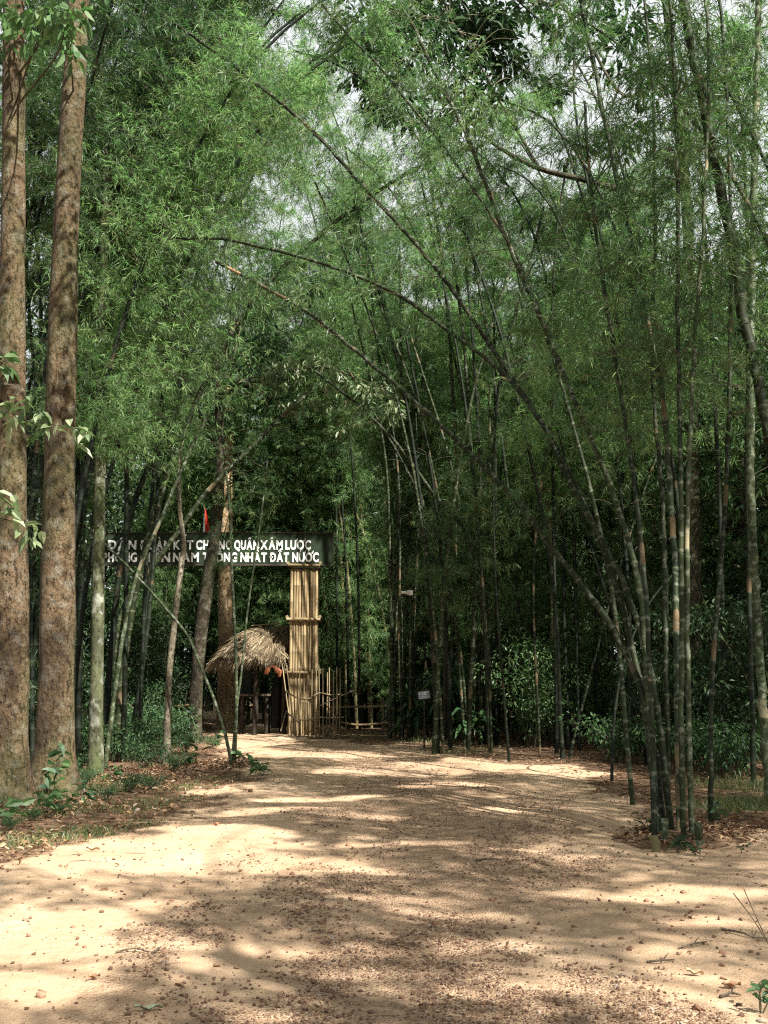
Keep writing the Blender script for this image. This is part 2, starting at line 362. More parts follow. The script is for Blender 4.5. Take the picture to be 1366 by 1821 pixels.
M['bark_grey'] = bark_mat('grey_green_bark', (0.05, 0.055, 0.032), (0.08, 0.085, 0.045), (0.12, 0.125, 0.07), (0.36, 0.37, 0.31), 0.55, 1.2, 0.3, 0.6)
M['bark_dark'] = bark_mat('dark_bark', (0.022, 0.018, 0.013), (0.045, 0.036, 0.024), (0.085, 0.066, 0.044), (0.2, 0.2, 0.16), 0.35, 1.6, 0.6, 0.3)
M['bark_pale'] = bark_mat('pale_bark', (0.11, 0.09, 0.06), (0.19, 0.16, 0.11), (0.28, 0.24, 0.17), (0.36, 0.36, 0.3), 0.4, 1.8, 0.4, 0.2)
M['bark_tan'] = bark_mat('tan_bark', (0.22, 0.15, 0.08), (0.33, 0.23, 0.125), (0.42, 0.31, 0.18), (0.4, 0.38, 0.3), 0.3, 1.0, 0.6)
M['twig'] = bark_mat('twig_bark', (0.05, 0.055, 0.03), (0.09, 0.085, 0.05), (0.15, 0.13, 0.08), (0.2, 0.2, 0.15), 0.2, 3, 0.2)
M['dead_wood'] = bark_mat('dead_wood', (0.06, 0.045, 0.03), (0.13, 0.10, 0.07), (0.22, 0.18, 0.13), (0.3, 0.3, 0.26), 0.2, 3, 0.4)
def simple(name, col, rough=0.7, var=0.25, sc=8, spec=0.3):
    m, N, Lk, out = mat(name); n = noise(N, Lk, coords(N, Lk), sc, 5)
    c = ramp(N, Lk, n, [(0.3, tuple(x * (1 - var) for x in col)), (0.7, tuple(min(1, x * (1 + var)) for x in col))])
    principled(N, Lk, out, c, rough, bump(N, Lk, n, 0.15, 0.01), spec); return m

# ------------------------------------------------------------------ ground, path, gravel
EL = [(1262, 345), (1285, 350), (1310, 375), (1340, 395), (1365, 420), (1400, 385), (1440, 325), (1480, 215), (1520, 40), (1560, -150), (1700, -700), (1821, -900)]
ER = [(1262, 470), (1285, 500), (1312, 560), (1330, 740), (1345, 860), (1362, 1000), (1385, 1080), (1420, 1130), (1455, 1180), (1475, 1420), (1560, 1700), (1700, 2000), (1821, 2200)]
def edge_arr(E):
    p = [at(u, v, ground_Y(v)) for v, u in E]; p.sort(key=lambda q: q[1])
    return np.array([q[1] for q in p]), np.array([q[0] for q in p])
LY, LX = edge_arr(EL); RY, RX = edge_arr(ER)
def sand_amt(x, y):
    l = np.interp(y, LY, LX); r = np.interp(y, RY, RX)
    wob = (vnoise(x * 1.1 + 5, y * 1.1) - 0.5) * 1.3 + (vnoise(x * 3.7 + 5, y * 3.7) - 0.5) * 0.7
    d = np.minimum(x - l, r - x) + wob
    return sstep(-0.35, 0.55, d)
def gravel_amt(x, y):
    wob = (vnoise(x * 1.4 + 1, y * 0.9 + 4) - 0.5) * 1.7 + (vnoise(x * 4, y * 4) - 0.5) * 0.8
    c = np.interp(y, [0, 4, 7, 12, 20, 28], [0.25, 0.25, 0.2, 0.7, 0.4, -1.5]); h = np.interp(y, [0, 4, 7, 12, 20, 28], [1.7, 1.5, 1.35, 1.2, 1.6, 1.0])
    d = h - np.abs(x - c) + wob
    return sstep(-0.2, 0.7, d) * np.interp(y, [0, 14, 20, 28], [1, 0.75, 0.45, 0.3])
def ground_mat():
    m, N, Lk, out = mat('laterite_ground')
    a = N('Attribute'); a.attribute_name = 'va'; b = N('Attribute'); b.attribute_name = 'vb'
    co = coords(N, Lk)
    n1 = noise(N, Lk, co, 0.9, 5); n2 = noise(N, Lk, co, 9, 6, 0.65); n3 = noise(N, Lk, co, 60, 5, 0.7); n4 = noise(N, Lk, co, 3.0, 4)
    vo = N('TexVoronoi', Scale=70); Lk(co, vo.inputs['Vector']); vo2 = N('TexVoronoi', Scale=130); Lk(co, vo2.inputs['Vector'])
    sand = ramp(N, Lk, mathn(N, Lk, 'ADD', mathn(N, Lk, 'MULTIPLY', n1, 0.5), mathn(N, Lk, 'MULTIPLY', n2, 0.5)), [(0.3, (0.32, 0.215, 0.132)), (0.55, (0.455, 0.33, 0.217)), (0.75, (0.575, 0.45, 0.325))])
    sand = mixc(N, Lk, mathn(N, Lk, 'MULTIPLY', n3, 0.35), sand, (0.34, 0.21, 0.13))
    grav = ramp(N, Lk, vo.outputs['Color'], [(0.1, (0.13, 0.08, 0.055)), (0.45, (0.24, 0.155, 0.10)), (0.8, (0.37, 0.26, 0.17))])
    grav = mixc(N, Lk, ramp(N, Lk, n2, [(0.42, (0, 0, 0)), (0.62, (0.8, 0.8, 0.8))]), grav, sand)
    spk = ramp(N, Lk, vo2.outputs['Distance'], [(0.10, (1, 1, 1)), (0.22, (0, 0, 0))])
    gm = ramp(N, Lk, mathn(N, Lk, 'ADD', b.outputs['Fac'], mathn(N, Lk, 'MULTIPLY', mathn(N, Lk, 'SUBTRACT', n4, 0.5), 0.7)), [(0.25, (0, 0, 0)), (0.75, (0.85, 0.85, 0.85))])
    sand = mixc(N, Lk, gm, sand, grav)
    sand = mixc(N, Lk, mathn(N, Lk, 'MULTIPLY', spk, 0.22), sand, (0.16, 0.09, 0.06))
    soil = ramp(N, Lk, n2, [(0.3, (0.055, 0.036, 0.024)), (0.5, (0.13, 0.082, 0.052)), (0.7, (0.24, 0.16, 0.10))])
    f = ramp(N, Lk, mathn(N, Lk, 'ADD', a.outputs['Fac'], mathn(N, Lk, 'MULTIPLY', mathn(N, Lk, 'SUBTRACT', n2, 0.5), 0.8)), [(0.3, (0, 0, 0)), (0.7, (1, 1, 1))])
    c = mixc(N, Lk, f, soil, sand)
    h = mathn(N, Lk, 'ADD', mathn(N, Lk, 'ADD', n2, mathn(N, Lk, 'MULTIPLY', n3, 0.4)), mathn(N, Lk, 'MULTIPLY', mathn(N, Lk, 'MULTIPLY', vo.outputs['Distance'], b.outputs['Fac']), -0.8))
    principled(N, Lk, out, c, 0.95, bump(N, Lk, h, 0.8, 0.035), 0.05); return m
M['ground'] = ground_mat()
def sheet(name, xs, ys, lift, amt=None, keepmask=None):
    X, Y = np.meshgrid(xs, ys, indexing='xy'); Z = gz(X, Y) + lift
    V = np.stack([X, Y, Z], -1).reshape(-1, 3); nx, ny = len(xs), len(ys)
    i = np.arange(ny - 1)[:, None] * nx; j = np.arange(nx - 1)[None]
    Fq = np.stack([i + j, i + j + 1, i + nx + j + 1, i + nx + j], -1).reshape(-1, 4)
    if keepmask is not None:
        k = keepmask(X, Y).reshape(-1); Fq = Fq[k[Fq].all(1)]
    mb = MB(); mb.add(V, Fq, 0, sand_amt(V[:, 0], V[:, 1]), gravel_amt(V[:, 0], V[:, 1]))
    o = link(name, mb.mesh(name, M['ground'])); tag(o, kind='structure'); return o
def grow(a, b, s0, k):
    out = [a]
    while out[-1] < b: out.append(out[-1] + s0); s0 *= k
    return out
xp = grow(0, 120, 0.10, 1.045); xs = np.array([-x for x in xp[:0:-1]] + xp)
ys = np.array([-y for y in grow(0, 60, 0.3, 1.2)[:0:-1]] + grow(0, 260, 0.10, 1.012))
sheet('ground', xs, ys, 0.0)
sheet('dirt_path', np.arange(-9, 9, 0.1), np.arange(0.5, 31, 0.1), 0.004, keepmask=lambda x, y: sand_amt(x, y) > 0.985)

ICO_V = None
def ico():
    global ICO_V
    if ICO_V is None:
        t = (1 + 5 ** .5) / 2
        v = np.array([(-1, t, 0), (1, t, 0), (-1, -t, 0), (1, -t, 0), (0, -1, t), (0, 1, t), (0, -1, -t), (0, 1, -t), (t, 0, -1), (t, 0, 1), (-t, 0, -1), (-t, 0, 1)]) / 1.9
        f = np.array([(0, 11, 5), (0, 5, 1), (0, 1, 7), (0, 7, 10), (0, 10, 11), (1, 5, 9), (5, 11, 4), (11, 10, 2), (10, 7, 6), (7, 1, 8), (3, 9, 4), (3, 4, 2), (3, 2, 6), (3, 6, 8), (3, 8, 9), (4, 9, 5), (2, 4, 11), (6, 2, 10), (8, 6, 7), (9, 8, 1)])
        ICO_V = (v, f)
    return ICO_V
def rocks(mb, x, y, r, g, lift=0.25):
    v, f = ico(); n = len(x)
    q = g.normal(size=(n, 4)); q /= np.linalg.norm(q, axis=1, keepdims=True)
    a, b, c, d = q.T
    Rm = np.stack([1 - 2 * (c * c + d * d), 2 * (b * c - a * d), 2 * (b * d + a * c), 2 * (b * c + a * d), 1 - 2 * (b * b + d * d), 2 * (c * d - a * b), 2 * (b * d - a * c), 2 * (c * d + a * b), 1 - 2 * (b * b + c * c)], -1).reshape(n, 3, 3)
    V = v[None] * (1 + 0.28 * g.normal(size=(n, 12, 1))) * (np.array([1, 0.8, 0.65]) * g.uniform(0.8, 1.2, (n, 1, 3)))
    V = np.einsum('nij,nkj->nki', Rm, V) * r[:, None, None]
    V[..., 2] *= 0.8
    V += np.stack([x, y, gz(x, y) + r * lift + 0.004], -1)[:, None]
    mb.add(V.reshape(-1, 3), (np.arange(n)[:, None, None] * 12 + f[None]).reshape(-1, 3), 0, np.repeat(g.random(n), 12), smooth=False)
def stone_mat(name, stops):
    m, N, Lk, out = mat(name); a = N('Attribute'); a.attribute_name = 'va'; oi = N('ObjectInfo'); n = noise(N, Lk, coords(N, Lk), 60, 4)
    c = ramp(N, Lk, mathn(N, Lk, 'FRACT', mathn(N, Lk, 'ADD', a.outputs['Fac'], oi.outputs['Random'])), stops)
    c = mixc(N, Lk, mathn(N, Lk, 'MULTIPLY', n, 0.5), c, (0.12, 0.07, 0.045)); principled(N, Lk, out, c, 0.9, bump(N, Lk, n, 0.4, 0.004), 0.15); return m
M['pebble'] = stone_mat('laterite_pebble', [(0, (0.085, 0.052, 0.036)), (0.5, (0.17, 0.105, 0.07)), (0.8, (0.29, 0.19, 0.125)), (0.9, (0.42, 0.31, 0.2)), (1, (0.32, 0.29, 0.25))])
M['stone'] = stone_mat('laterite_stone', [(0, (0.15, 0.075, 0.045)), (0.6, (0.25, 0.13, 0.08)), (0.9, (0.30, 0.19, 0.13)), (1, (0.33, 0.30, 0.26))])
mb = MB()
n = 130000; y = 3.9 * (24 / 3.9) ** (rng.random(n)); x = rng.uniform(-1, 1, n) * (0.42 * y + 0.3)
ga = gravel_amt(x, y); cl = vnoise(x * 2.2, y * 1.3); k = rng.random(n) < (ga * sstep(0.25, 0.6, cl) * 0.85 + 0.02) * (sand_amt(x, y) > 0.3)
x, y = x[k], y[k]; r = 0.0034 + 0.010 * rng.random(len(x)) ** 3.2 + 0.00035 * y
rocks(mb, x, y, r, rng)
n = 1500; y = 4.2 * (26 / 4.2) ** rng.random(n); x = rng.uniform(-1, 1, n) * (0.4 * y); k = sand_amt(x, y) > 0.4
x, y = x[k], y[k]; rocks(mb, x, y, 0.008 + 0.012 * rng.random(len(x)) ** 2, rng, 0.35)
gravel = link('gravel', mb.mesh('gravel', M['pebble'])); tag(gravel, 'reddish laterite gravel strewn over the middle of the sandy path', 'gravel', kind='stuff')
# larger stones, each its own
protos = []
for i in range(5):
    mb = MB(); v, f = ico(); g = np.random.default_rng(90 + i)
    import bmesh
    bm = bmesh.new(); vs = [bm.verts.new(Vector(p)) for p in v]; [bm.faces.new([vs[q] for q in ff]) for ff in f]
    bmesh.ops.subdivide_edges(bm, edges=bm.edges[:], cuts=2, use_grid_fill=True, smooth=0.6)
    V = np.array([p.co[:] for p in bm.verts]); bm.verts.index_update(); bmesh.ops.triangulate(bm, faces=bm.faces[:]); FF = np.array([[q.index for q in ff.verts] for ff in bm.faces]); bm.free()
    V = V * (1 + 0.16 * np.sin(V @ g.normal(size=(3, 1)) * 3 + 1) + 0.10 * np.sin(V @ g.normal(size=(3, 1)) * 7)) * np.array([1, 0.8, 0.6])
    mb.add(V, FF, 0, g.random()); protos.append(mb.mesh('stone', M['stone']))
big = [(73, 1778, 15), (45, 1640, 8), (130, 1655, 7), (305, 1607, 7), (445, 1408, 8), (150, 1692, 6), (575, 1645, 9), (605, 1613, 7), (775, 1640, 10), (830, 1668, 8), (875, 1592, 9), (1005, 1552, 8), (1150, 1600, 8),
       (1215, 1585, 8), (1240, 1612, 7), (1165, 1640, 7), (1120, 1690, 10), (1105, 1672, 7), (1285, 1700, 8), (1190, 1660, 7), (940, 1670, 7), (715, 1770, 9), (860, 1790, 9), (520, 1560, 7), (410, 1465, 6), (490, 1500, 6), (340, 1585, 6), (620, 1500, 7), (1240, 1795, 14), (1355, 1812, 13)]
for i, (u, v, s) in enumerate(big):
    p = atg(u, v); o = link('stone', protos[i % 5], loc=tuple(p + [0, 0, 0.0])); k = s / F * p[1] * 0.8; o.scale = (k, k, k); o.rotation_euler = (rng.random() * 0.5, rng.random() * 0.5, rng.random() * 6)
    o.location.z += k * 0.3
    tag(o, 'small rounded reddish laterite stone lying loose on the sandy path', 'stone', 'stones lying on the path')
o = bpy.data.objects[[q.name for q in COL.objects if q.name.startswith('stone')][0]]
o['label'] = 'largest reddish laterite stone, on bright sand in the lower left of the path'; del o['group']

# soil heaped round the foot of the bamboo clump
c = atg(1203, 1492); mb = MB(); n = 36; a_ = np.linspace(-1, 1, n); X, Y = np.meshgrid(c[0] + a_ * .75, c[1] + a_ * .75); r2 = ((X - c[0]) / .42) ** 2 + ((Y - c[1]) / .42) ** 2
Z = gz(X, Y) - .012 + .12 * np.exp(-r2) + .035 * (vnoise(X * 9, Y * 9) - .5) * np.exp(-r2 * .6); V = np.stack([X, Y, Z], -1).reshape(-1, 3); i_ = np.arange(n - 1)[:, None] * n; j_ = np.arange(n - 1)[None]
mb.add(V, np.stack([i_ + j_, i_ + j_ + 1, i_ + n + j_ + 1, i_ + n + j_], -1).reshape(-1, 4), 0, 0.12, 0); tag(link('soil_mound', mb.mesh('soil_mound', M['ground'])), kind='structure')
# ------------------------------------------------------------------ leaf litter and grass (uncountable)
def flat_leaves(mb, x, y, L, g, z=0.01, zr=0.05):
    n = len(x); P = np.stack([x, y, gz(x, y) + z + zr * g.random(n) ** 2], -1); th = g.random(n) * 6.283
    D = np.stack([np.cos(th), np.sin(th), g.normal(size=n) * 0.25], -1)
    leaves_broad(mb, P, D, L, L * g.uniform(0.25, 0.5, n), g, 0, upb=3.0, fold=0.35)
def scatter(n, y0, y1, side, g):
    y = y0 * (y1 / y0) ** g.random(n)
    x = g.uniform(-1, 1, n) * (0.45 * y + 0.5); return x, y
mb = MB()
x, y = scatter(60000, 5, 40, 0, rng); sa = sand_amt(x, y); cl = vnoise(x * 1.5 + 40, y * 1.5)
k = (rng.random(len(x)) < (1 - sa) * (0.2 + 0.8 * sstep(0.3, 0.7, cl)) * 0.75 + 0.004) & (sa < 0.98)
x, y = x[k], y[k]; flat_leaves(mb, x, y, 0.035 + 0.075 * rng.random(len(x)), rng)
n = 160; x, y = scatter(n, 4.3, 26, 0, rng); flat_leaves(mb, x, y, 0.03 + 0.06 * rng.random(n), rng, 0.006, 0.01)
for (u, v, ru, n) in ((1195, 1490, 60, 1500), (1265, 1480, 60, 600), (100, 1440, 80, 700), (380, 1365, 60, 900), (240, 1385, 90, 900)):
    c = atg(u, v); rr = ru / F * c[1]; x = c[0] + rng.normal(size=n) * rr * .55; y = c[1] + rng.normal(size=n) * rr * .8; flat_leaves(mb, x, y, 0.035 + 0.06 * rng.random(n), rng, 0.01, 0.08)
tag(link('leaf_litter', mb.mesh('leaf_litter', M['dry_leaf'])), 'brown fallen leaves littering the shaded ground beside the path', 'leaf litter', kind='stuff')
def grass(name, label, spots, g):
    mb = MB()
    for (u, v, ru, n, h) in spots:
        c = atg(u, v); rr = ru / F * c[1]
        px = c[0] + g.normal(size=n) * rr * 0.5; py = c[1] + g.normal(size=n) * rr * 0.6
        P = np.stack([px, py, gz(px, py)], -1); D = np.stack([g.normal(size=n) * 0.55, g.normal(size=n) * 0.55, np.ones(n)], -1)
        leaves_thin(mb, P, D, h * g.uniform(0.4, 1.2, n), np.full(n, 0.006) + 0.003 * g.random(n), g)
    tag(link(name, mb.mesh(name, M['grass'])), label, 'grass', kind='stuff')
grass('grass', 'thin patches of short grass on the left bank below the big trunks', [(30, 1500, 90, 495, .10), (110, 1490, 80, 363, .09), (170, 1478, 60, 297, .09), (230, 1440, 90, 363, .10), (290, 1425, 80, 297, .10), (330, 1400, 60, 231, .12), (210, 1400, 70, 297, .14), (60, 1450, 80, 297, .13), (380, 1385, 40, 132, .1), (140, 1440, 60, 231, .12), (250, 1465, 40, 165, .07)], rng)
grass('grass', 'dark shaded grass growing behind the bamboo clump at right', [(1290, 1440, 70, 576, .22), (1340, 1430, 60, 576, .25), (1330, 1400, 80, 512, .25), (1250, 1400, 60, 256, .2), (840, 1340, 70, 320, .2), (760, 1325, 60, 256, .2), (650, 1312, 60, 224, .2)], rng)

# ------------------------------------------------------------------ bamboo
def shade_keep(P): return ~lit(P)  # keeps only leaves whose shadow misses the listed sun patches
def culm_mesh(mb, P, r0, r1, node=0.36, sides=8, mat_=0, pw=1.0):
    L = plen(P); n = max(3, int(L / node)); s = []; rad = []; a = []
    for i in range(n):
        for fr, k in ((0.0, 1.07), (0.04, 1.0), (0.5, 0.985), (0.94, 1.0), (0.975, 1.05)):
            s.append((i + fr) / n * L); rad.append(k); a.append(i + fr)
    s.append(L); rad.append(1.0); a.append(n)
    s = np.array(s); rr = (r0 + (r1 - r0) * (s / L) ** pw) * np.array(rad)
    tube(mb, resample(P, s), rr, sides, mat_, a=np.array(a) + 0.0)
    return resample(P, np.arange(1, n) / n * L), np.arange(1, n) / n
def bamboo_foliage(mb, nodes, frac, g, f0=0.3, nb=3, bl=1.1, twigs=7, lpt=6, LL=0.16, keep=None, up=0.35, step=1, size_end=0.6):
    T = nrm(np.gradient(nodes, axis=0)); sel = np.where(frac > f0)[0][::step]
    if not len(sel): return
    sel = sel[g.random(len(sel)) < .68] if len(sel) > 6 else sel
    idx = np.repeat(sel, np.maximum(1, (nb * g.uniform(.7, 2.3, len(sel))).astype(int))); B = len(idx); p0 = nodes[idx]; t = T[idx]
    rv = g.normal(size=(B, 3)); o = nrm(rv - t * (rv * t).sum(1, keepdims=True))
    q = (frac[idx] - f0) / (1 - f0)
    Lb = bl * (0.45 + 0.9 * np.sin(np.clip(q, 0, 1) * 2.6 + 0.45)) * g.uniform(0.5, 1.25, B)
    Lb *= (1 - (1 - size_end) * q)
    d = nrm(o + t * 0.35 + np.array([0, 0, 1.]) * up + g.normal(size=(B, 3)) * 0.15); dr = g.uniform(0.25, 0.75, B)
    def bp(tt): return p0[:, None] + d[:, None] * Lb[:, None, None] * tt[None, :, None] - np.array([0, 0, 1.]) * (dr * Lb)[:, None, None] * (tt ** 2)[None, :, None]
    # branch twigs as thin three sided stems
    tt = np.linspace(0, 1, 5); Q = bp(tt); rr = 0.0055 * (1 - 0.75 * tt)
    dir_ = nrm(Q[:, -1] - Q[:, 0]); s1 = nrm(np.cross(dir_, rng_vec(g, B))); s2 = np.cross(dir_, s1)
    th = np.array([0, 2.094, 4.189])
    ring = (np.cos(th)[None, :, None] * s1[:, None] + np.sin(th)[None, :, None] * s2[:, None])
    V = Q[:, :, None] + rr[None, :, None, None] * ring[:, None]
    kk = np.ones(B, bool)
    if keep is not None: kk = keep(Q[:, 3])
    V = V[kk]; nbk = len(V)
    i = np.arange(4)[:, None] * 3; j = np.arange(3)[None]; f = np.stack([i + j, i + (j + 1) % 3, i + 3 + (j + 1) % 3, i + 3 + j], -1).reshape(-1, 4)
    if nbk: mb.add(V.reshape(-1, 3), (np.arange(nbk)[:, None, None] * 15 + f[None]).reshape(-1, 4), 1, smooth=True)
    # leaf fans
    tt = (np.arange(twigs) + 0.6) / twigs; C = bp(tt) ; Tn = nrm(d[:, None] - 2 * np.array([0, 0, 1.]) * dr[:, None, None] * tt[None, :, None])
    C = C.reshape(-1, 3); Tn = Tn.reshape(-1, 3); K = len(C)
    td = nrm(Tn * 0.6 + g.normal(size=(K, 3)) * 0.75); tl = g.uniform(0.05, 0.30, K)
    P = C[:, None] + td[:, None] * tl[:, None, None] * g.uniform(0.2, 1.0, (K, lpt, 1)); D = td[:, None] * 0.7 + g.normal(size=(K, lpt, 3)) * 0.62; D[..., 2] -= 0.28
    av = np.clip(np.repeat(np.repeat(g.random(B), twigs) * .62 + g.random(K) * .2, lpt) + g.random(K * lpt) * .2, 0, 1)     # whole sprays share a tint
    P = P.reshape(-1, 3); D = D.reshape(-1, 3)
    if keep is not None: k = keep(P); P = P[k]; D = D[k]; av = av[k]
    m = len(P); L = LL * g.uniform(0.55, 1.25, m)
    leaves_thin(mb, P, D, L, 0.005 + L * 0.058, g, a=av)
def rng_vec(g, n): return nrm(g.normal(size=(n, 3)))

_seed = [100]
def hero(label, pts, dY=0.0, w0=14, w1=6, f0=0.35, nb=5, bl=1.25, m='culm', LL=0.135, Y0=None, group=None, node=0.36, leaf='bleaf', extra=0, keep=True, lpt=8, twigs=8, sheath=(), step=1, Yexp=1.0, up=0.35):
    """a bamboo whose stem follows seen points; depth goes from its root to dY metres farther at the tip"""
    _seed[0] += 1; g = np.random.default_rng(_seed[0])
    u, v = pts[0]
    base = atg(u, v) if Y0 is None else at(u, v, Y0)
    if Y0 is not None: base[2] = gz(base[0], base[1])
    Yb = base[1]
    q = np.array(pts, float); sg = np.concatenate([[0], np.cumsum(np.linalg.norm(np.diff(q, axis=0), axis=1))]); sg /= sg[-1]
    P = np.array([at(a, b, Yb + dY * s ** Yexp) for (a, b), s in zip(pts, sg)]); P[0] = base
    P = spline(P, 8); P[2:] += g.normal(size=(len(P) - 2, 3)) * .006 * w0 / 12
    for i in range(extra):                                            # the tip goes on, bending over
        d = nrm(P[-1] - P[-5]) + np.array([0, 0, -0.10]); P = np.vstack([P, P[-1] + nrm(d) * 0.5])
    t = thing('bamboo', label, 'bamboo', tuple(P[0]), group)
    t.location.z -= 0.03; P[0, 2] -= 0.03
    mb = MB(); k = 0.5 / F
    nodes, fr = culm_mesh(mb, P, w0 * k * Yb, w1 * k * (Yb + dY), node, 10 if Yb < 18 else 7)
    part('culm', mb, M[m], t)
    if f0 < 1:
        mb = MB(); bamboo_foliage(mb, nodes, fr, g, f0, nb, bl, twigs, lpt, LL, shade_keep if keep else None, step=step, up=up)
        if mb.n: part('foliage', mb, [M[leaf], M['twig']], t)
    for sf in sheath:                                                 # papery sheaths still clinging to the stem
        i = int(sf * (len(P) - 1)); mb = MB(); c = P[i]; d = nrm(P[min(i + 1, len(P) - 1)] - P[i - 1]); rr = (w0 + (w1 - w0) * sf) * k * Yb
        th = np.linspace(0, 4.4, 9) + g.random() * 6; n1 = nrm(np.cross(d, [0.3, 1, 0.2])); n2 = np.cross(d, n1); V = []
        for j, h in enumerate(np.linspace(0, 0.30, 6)):
            ww = (1 - (j / 5) ** 2 * 0.85)
            for tt in th: a_ = 2.2 + (tt - th[0] - 2.2) * ww + th[0]; V.append(c + d * h + (n1 * np.cos(a_) + n2 * np.sin(a_)) * (rr * (1.15 + 0.9 * (j / 5) ** 2)))
        i_ = np.arange(5)[:, None] * 9; j_ = np.arange(8)[None]; f = np.stack([i_ + j_, i_ + j_ + 1, i_ + 10 + j_, i_ + 9 + j_], -1).reshape(-1, 4)
        mb.add(np.array(V), f, 0, 0.7); part('culm_sheath', mb, M['dry_leaf'], t)
    return t

# generic bamboos: a few kinds, copied
def make_bamboo(H, lean, g, r0, m, leaf, f0, nb, bl, LL, twigs=9, lpt=8, droop=1.0, sides=6, step=1):
    n = 24; s = np.linspace(0, 1, n)
    x = lean * H * s ** 2.2; y = 0.03 * H * np.sin(s * 3 + g.random() * 6) * s; z = H * (s - 0.16 * droop * s ** 3.2)
    P = np.stack([x, y, z], -1); t = thing('bamboo', 'bamboo', 'bamboo')
    mb = MB(); nodes, fr = culm_mesh(mb, P, r0, r0 * 0.22, 0.38, sides); part('culm', mb, M[m], t)
    mb = MB(); bamboo_foliage(mb, nodes, fr, g, f0, nb, bl, twigs, lpt, LL, step=step); bamboo_foliage(mb, nodes[fr < f0], fr[fr < f0], g, 0.06, 3, .7, 5, 3, LL, step=1) if (fr < f0).sum() > 3 else None; part('foliage', mb, [M[leaf], M['twig']], t)
    return t

# ------------------------------------------------------------------ gate, banner, hut, fences
YG = 28.6
M['board'] = simple('green_painted_board', (0.024, 0.036, 0.021), 0.85, 0.3, 3, .08)
M['board_edge'] = simple('dark_board_frame', (0.05, 0.04, 0.03), 0.7, 0.2, 5)
M['letter'] = simple('white_letter_paint', (0.80, 0.80, 0.76), 0.6, 0.06, 20)
M['thatch'] = leaf_mat('dry_thatch', [(0, (0.10, 0.07, 0.04)), (0.4, (0.20, 0.145, 0.085)), (0.8, (0.32, 0.25, 0.15)), (1, (0.42, 0.35, 0.23))], 0.15, 0.03, 0.5, (1.1, 1, 0.8))
M['dark_timber'] = bark_mat('dark_timber', (0.02, 0.017, 0.013), (0.04, 0.032, 0.024), (0.07, 0.055, 0.04), (0.1, 0.1, 0.08), 0.2, 3, 0.3)
M['green_panel'] = simple('dark_green_panel', (0.018, 0.030, 0.022), 0.6, 0.2, 4)
M['orange_cloth'] = simple('orange_brown_cloth', (0.36, 0.13, 0.06), 0.85, 0.25, 12)
M['dark_cloth'] = simple('dark_cloth', (0.010, 0.011, 0.011), 0.9, 0.3, 10)
M['red'] = simple('red_flag_cloth', (0.50, 0.035, 0.02), 0.8, 0.1, 6)
M['white'] = simple('white_plastic', (0.75, 0.76, 0.74), 0.4, 0.03, 10)
M['paper'] = simple('pale_notice', (0.20, 0.24, 0.26), 0.4, 0.05, 10)
M['ink'] = simple('dark_print', (0.05, 0.06, 0.07), 0.5, 0.05, 10)

def pole(mb, a, b, r, sides=8, node=0.4, seed=0):
    g = np.random.default_rng(seed); P = np.linspace(a, b, 6) + g.normal(size=(6, 3)) * 0.004
    L = plen(P); n = max(2, int(L / node)); s = []; rad = []; av = []
    for i in range(n):
        for fr, k in ((0, 1.08), (0.05, 1), (0.95, 1), (0.98, 1.07)): s.append((i + fr) / n * L); rad.append(r * k); av.append(i + fr)
    s.append(L); rad.append(r); av.append(n)
    tube(mb, resample(P, np.array(s)), np.array(rad), sides, 0, a=np.array(av) + g.integers(0, 50))
M['fence_cane'] = culm_mat('weathered_fence_cane', (0.20, 0.155, 0.09), (0.38, 0.30, 0.175), (0.46, 0.35, 0.2), 0.2, 0.3)
def gate_pillar(cx, label, seed):
    z0 = float(gz(cx, YG)); t = thing('gate_pillar', label, 'pillar', (cx, YG, z0)); w = 0.80; g = np.random.default_rng(seed)
    mb = MB(); box(mb, (cx, YG + 0.40, 2.25), (w - 0.13, w - 0.13, 4.5)); part('pillar_core', mb, M['dark_timber'], t)
    k = 0
    for side in range(4):
        for i in range(10):
            a_ = -w / 2 + 0.04 + (w - 0.08) * i / 9; e = w / 2 - 0.035
            lx, ly = ((a_, -e), (e, a_), (-a_, e), (-e, -a_))[side]
            if abs(a_) > w / 2 - 0.06 and side in (1, 3): continue
            mb = MB(); k += 1; wig = g.normal(size=2) * 0.006
            top = 4.62 + g.uniform(-0.02, 0.02)
            pole(mb, np.array([cx + lx, YG + 0.40 + ly, z0 - 0.05]), np.array([cx + lx * 0.97 + wig[0], YG + 0.40 + ly * 0.97, top]), 0.041 + g.uniform(-0.004, 0.004), 9, 0.45, seed * 100 + k)
            part('bamboo_pole', mb, M['pole_straw'], t)
    for z, ww in ((1.72, 1.02), (3.20, 0.95), (4.72, 0.90)):
        for dx, dy, ax in ((0, -0.46, 0), (0, 0.46, 0), (-0.46, 0, 1), (0.46, 0, 1)):
            mb = MB(); zz = z + (0.07 if ax else 0); h = ww / 2
            a_, b_ = (np.array([cx - h, YG + 0.4 + dy, zz + 0.01]), np.array([cx + h, YG + 0.4 + dy, zz - 0.01])) if ax == 0 else (np.array([cx + dx, YG + 0.4 - h, zz]), np.array([cx + dx, YG + 0.4 + h, zz]))
            pole(mb, a_, b_, 0.042, 9, 0.5, seed * 7 + k); k += 1; part('tie_rail', mb, M['pole_straw'], t)
    return t
gate_pillar(at(540, 1100, YG)[0], 'square gate pillar of upright dry bamboo poles at the right end of the banner', 1)
gate_pillar(at(102, 1100, YG)[0], 'bamboo pole gate pillar behind the big second trunk, under the left end of banner', 2)

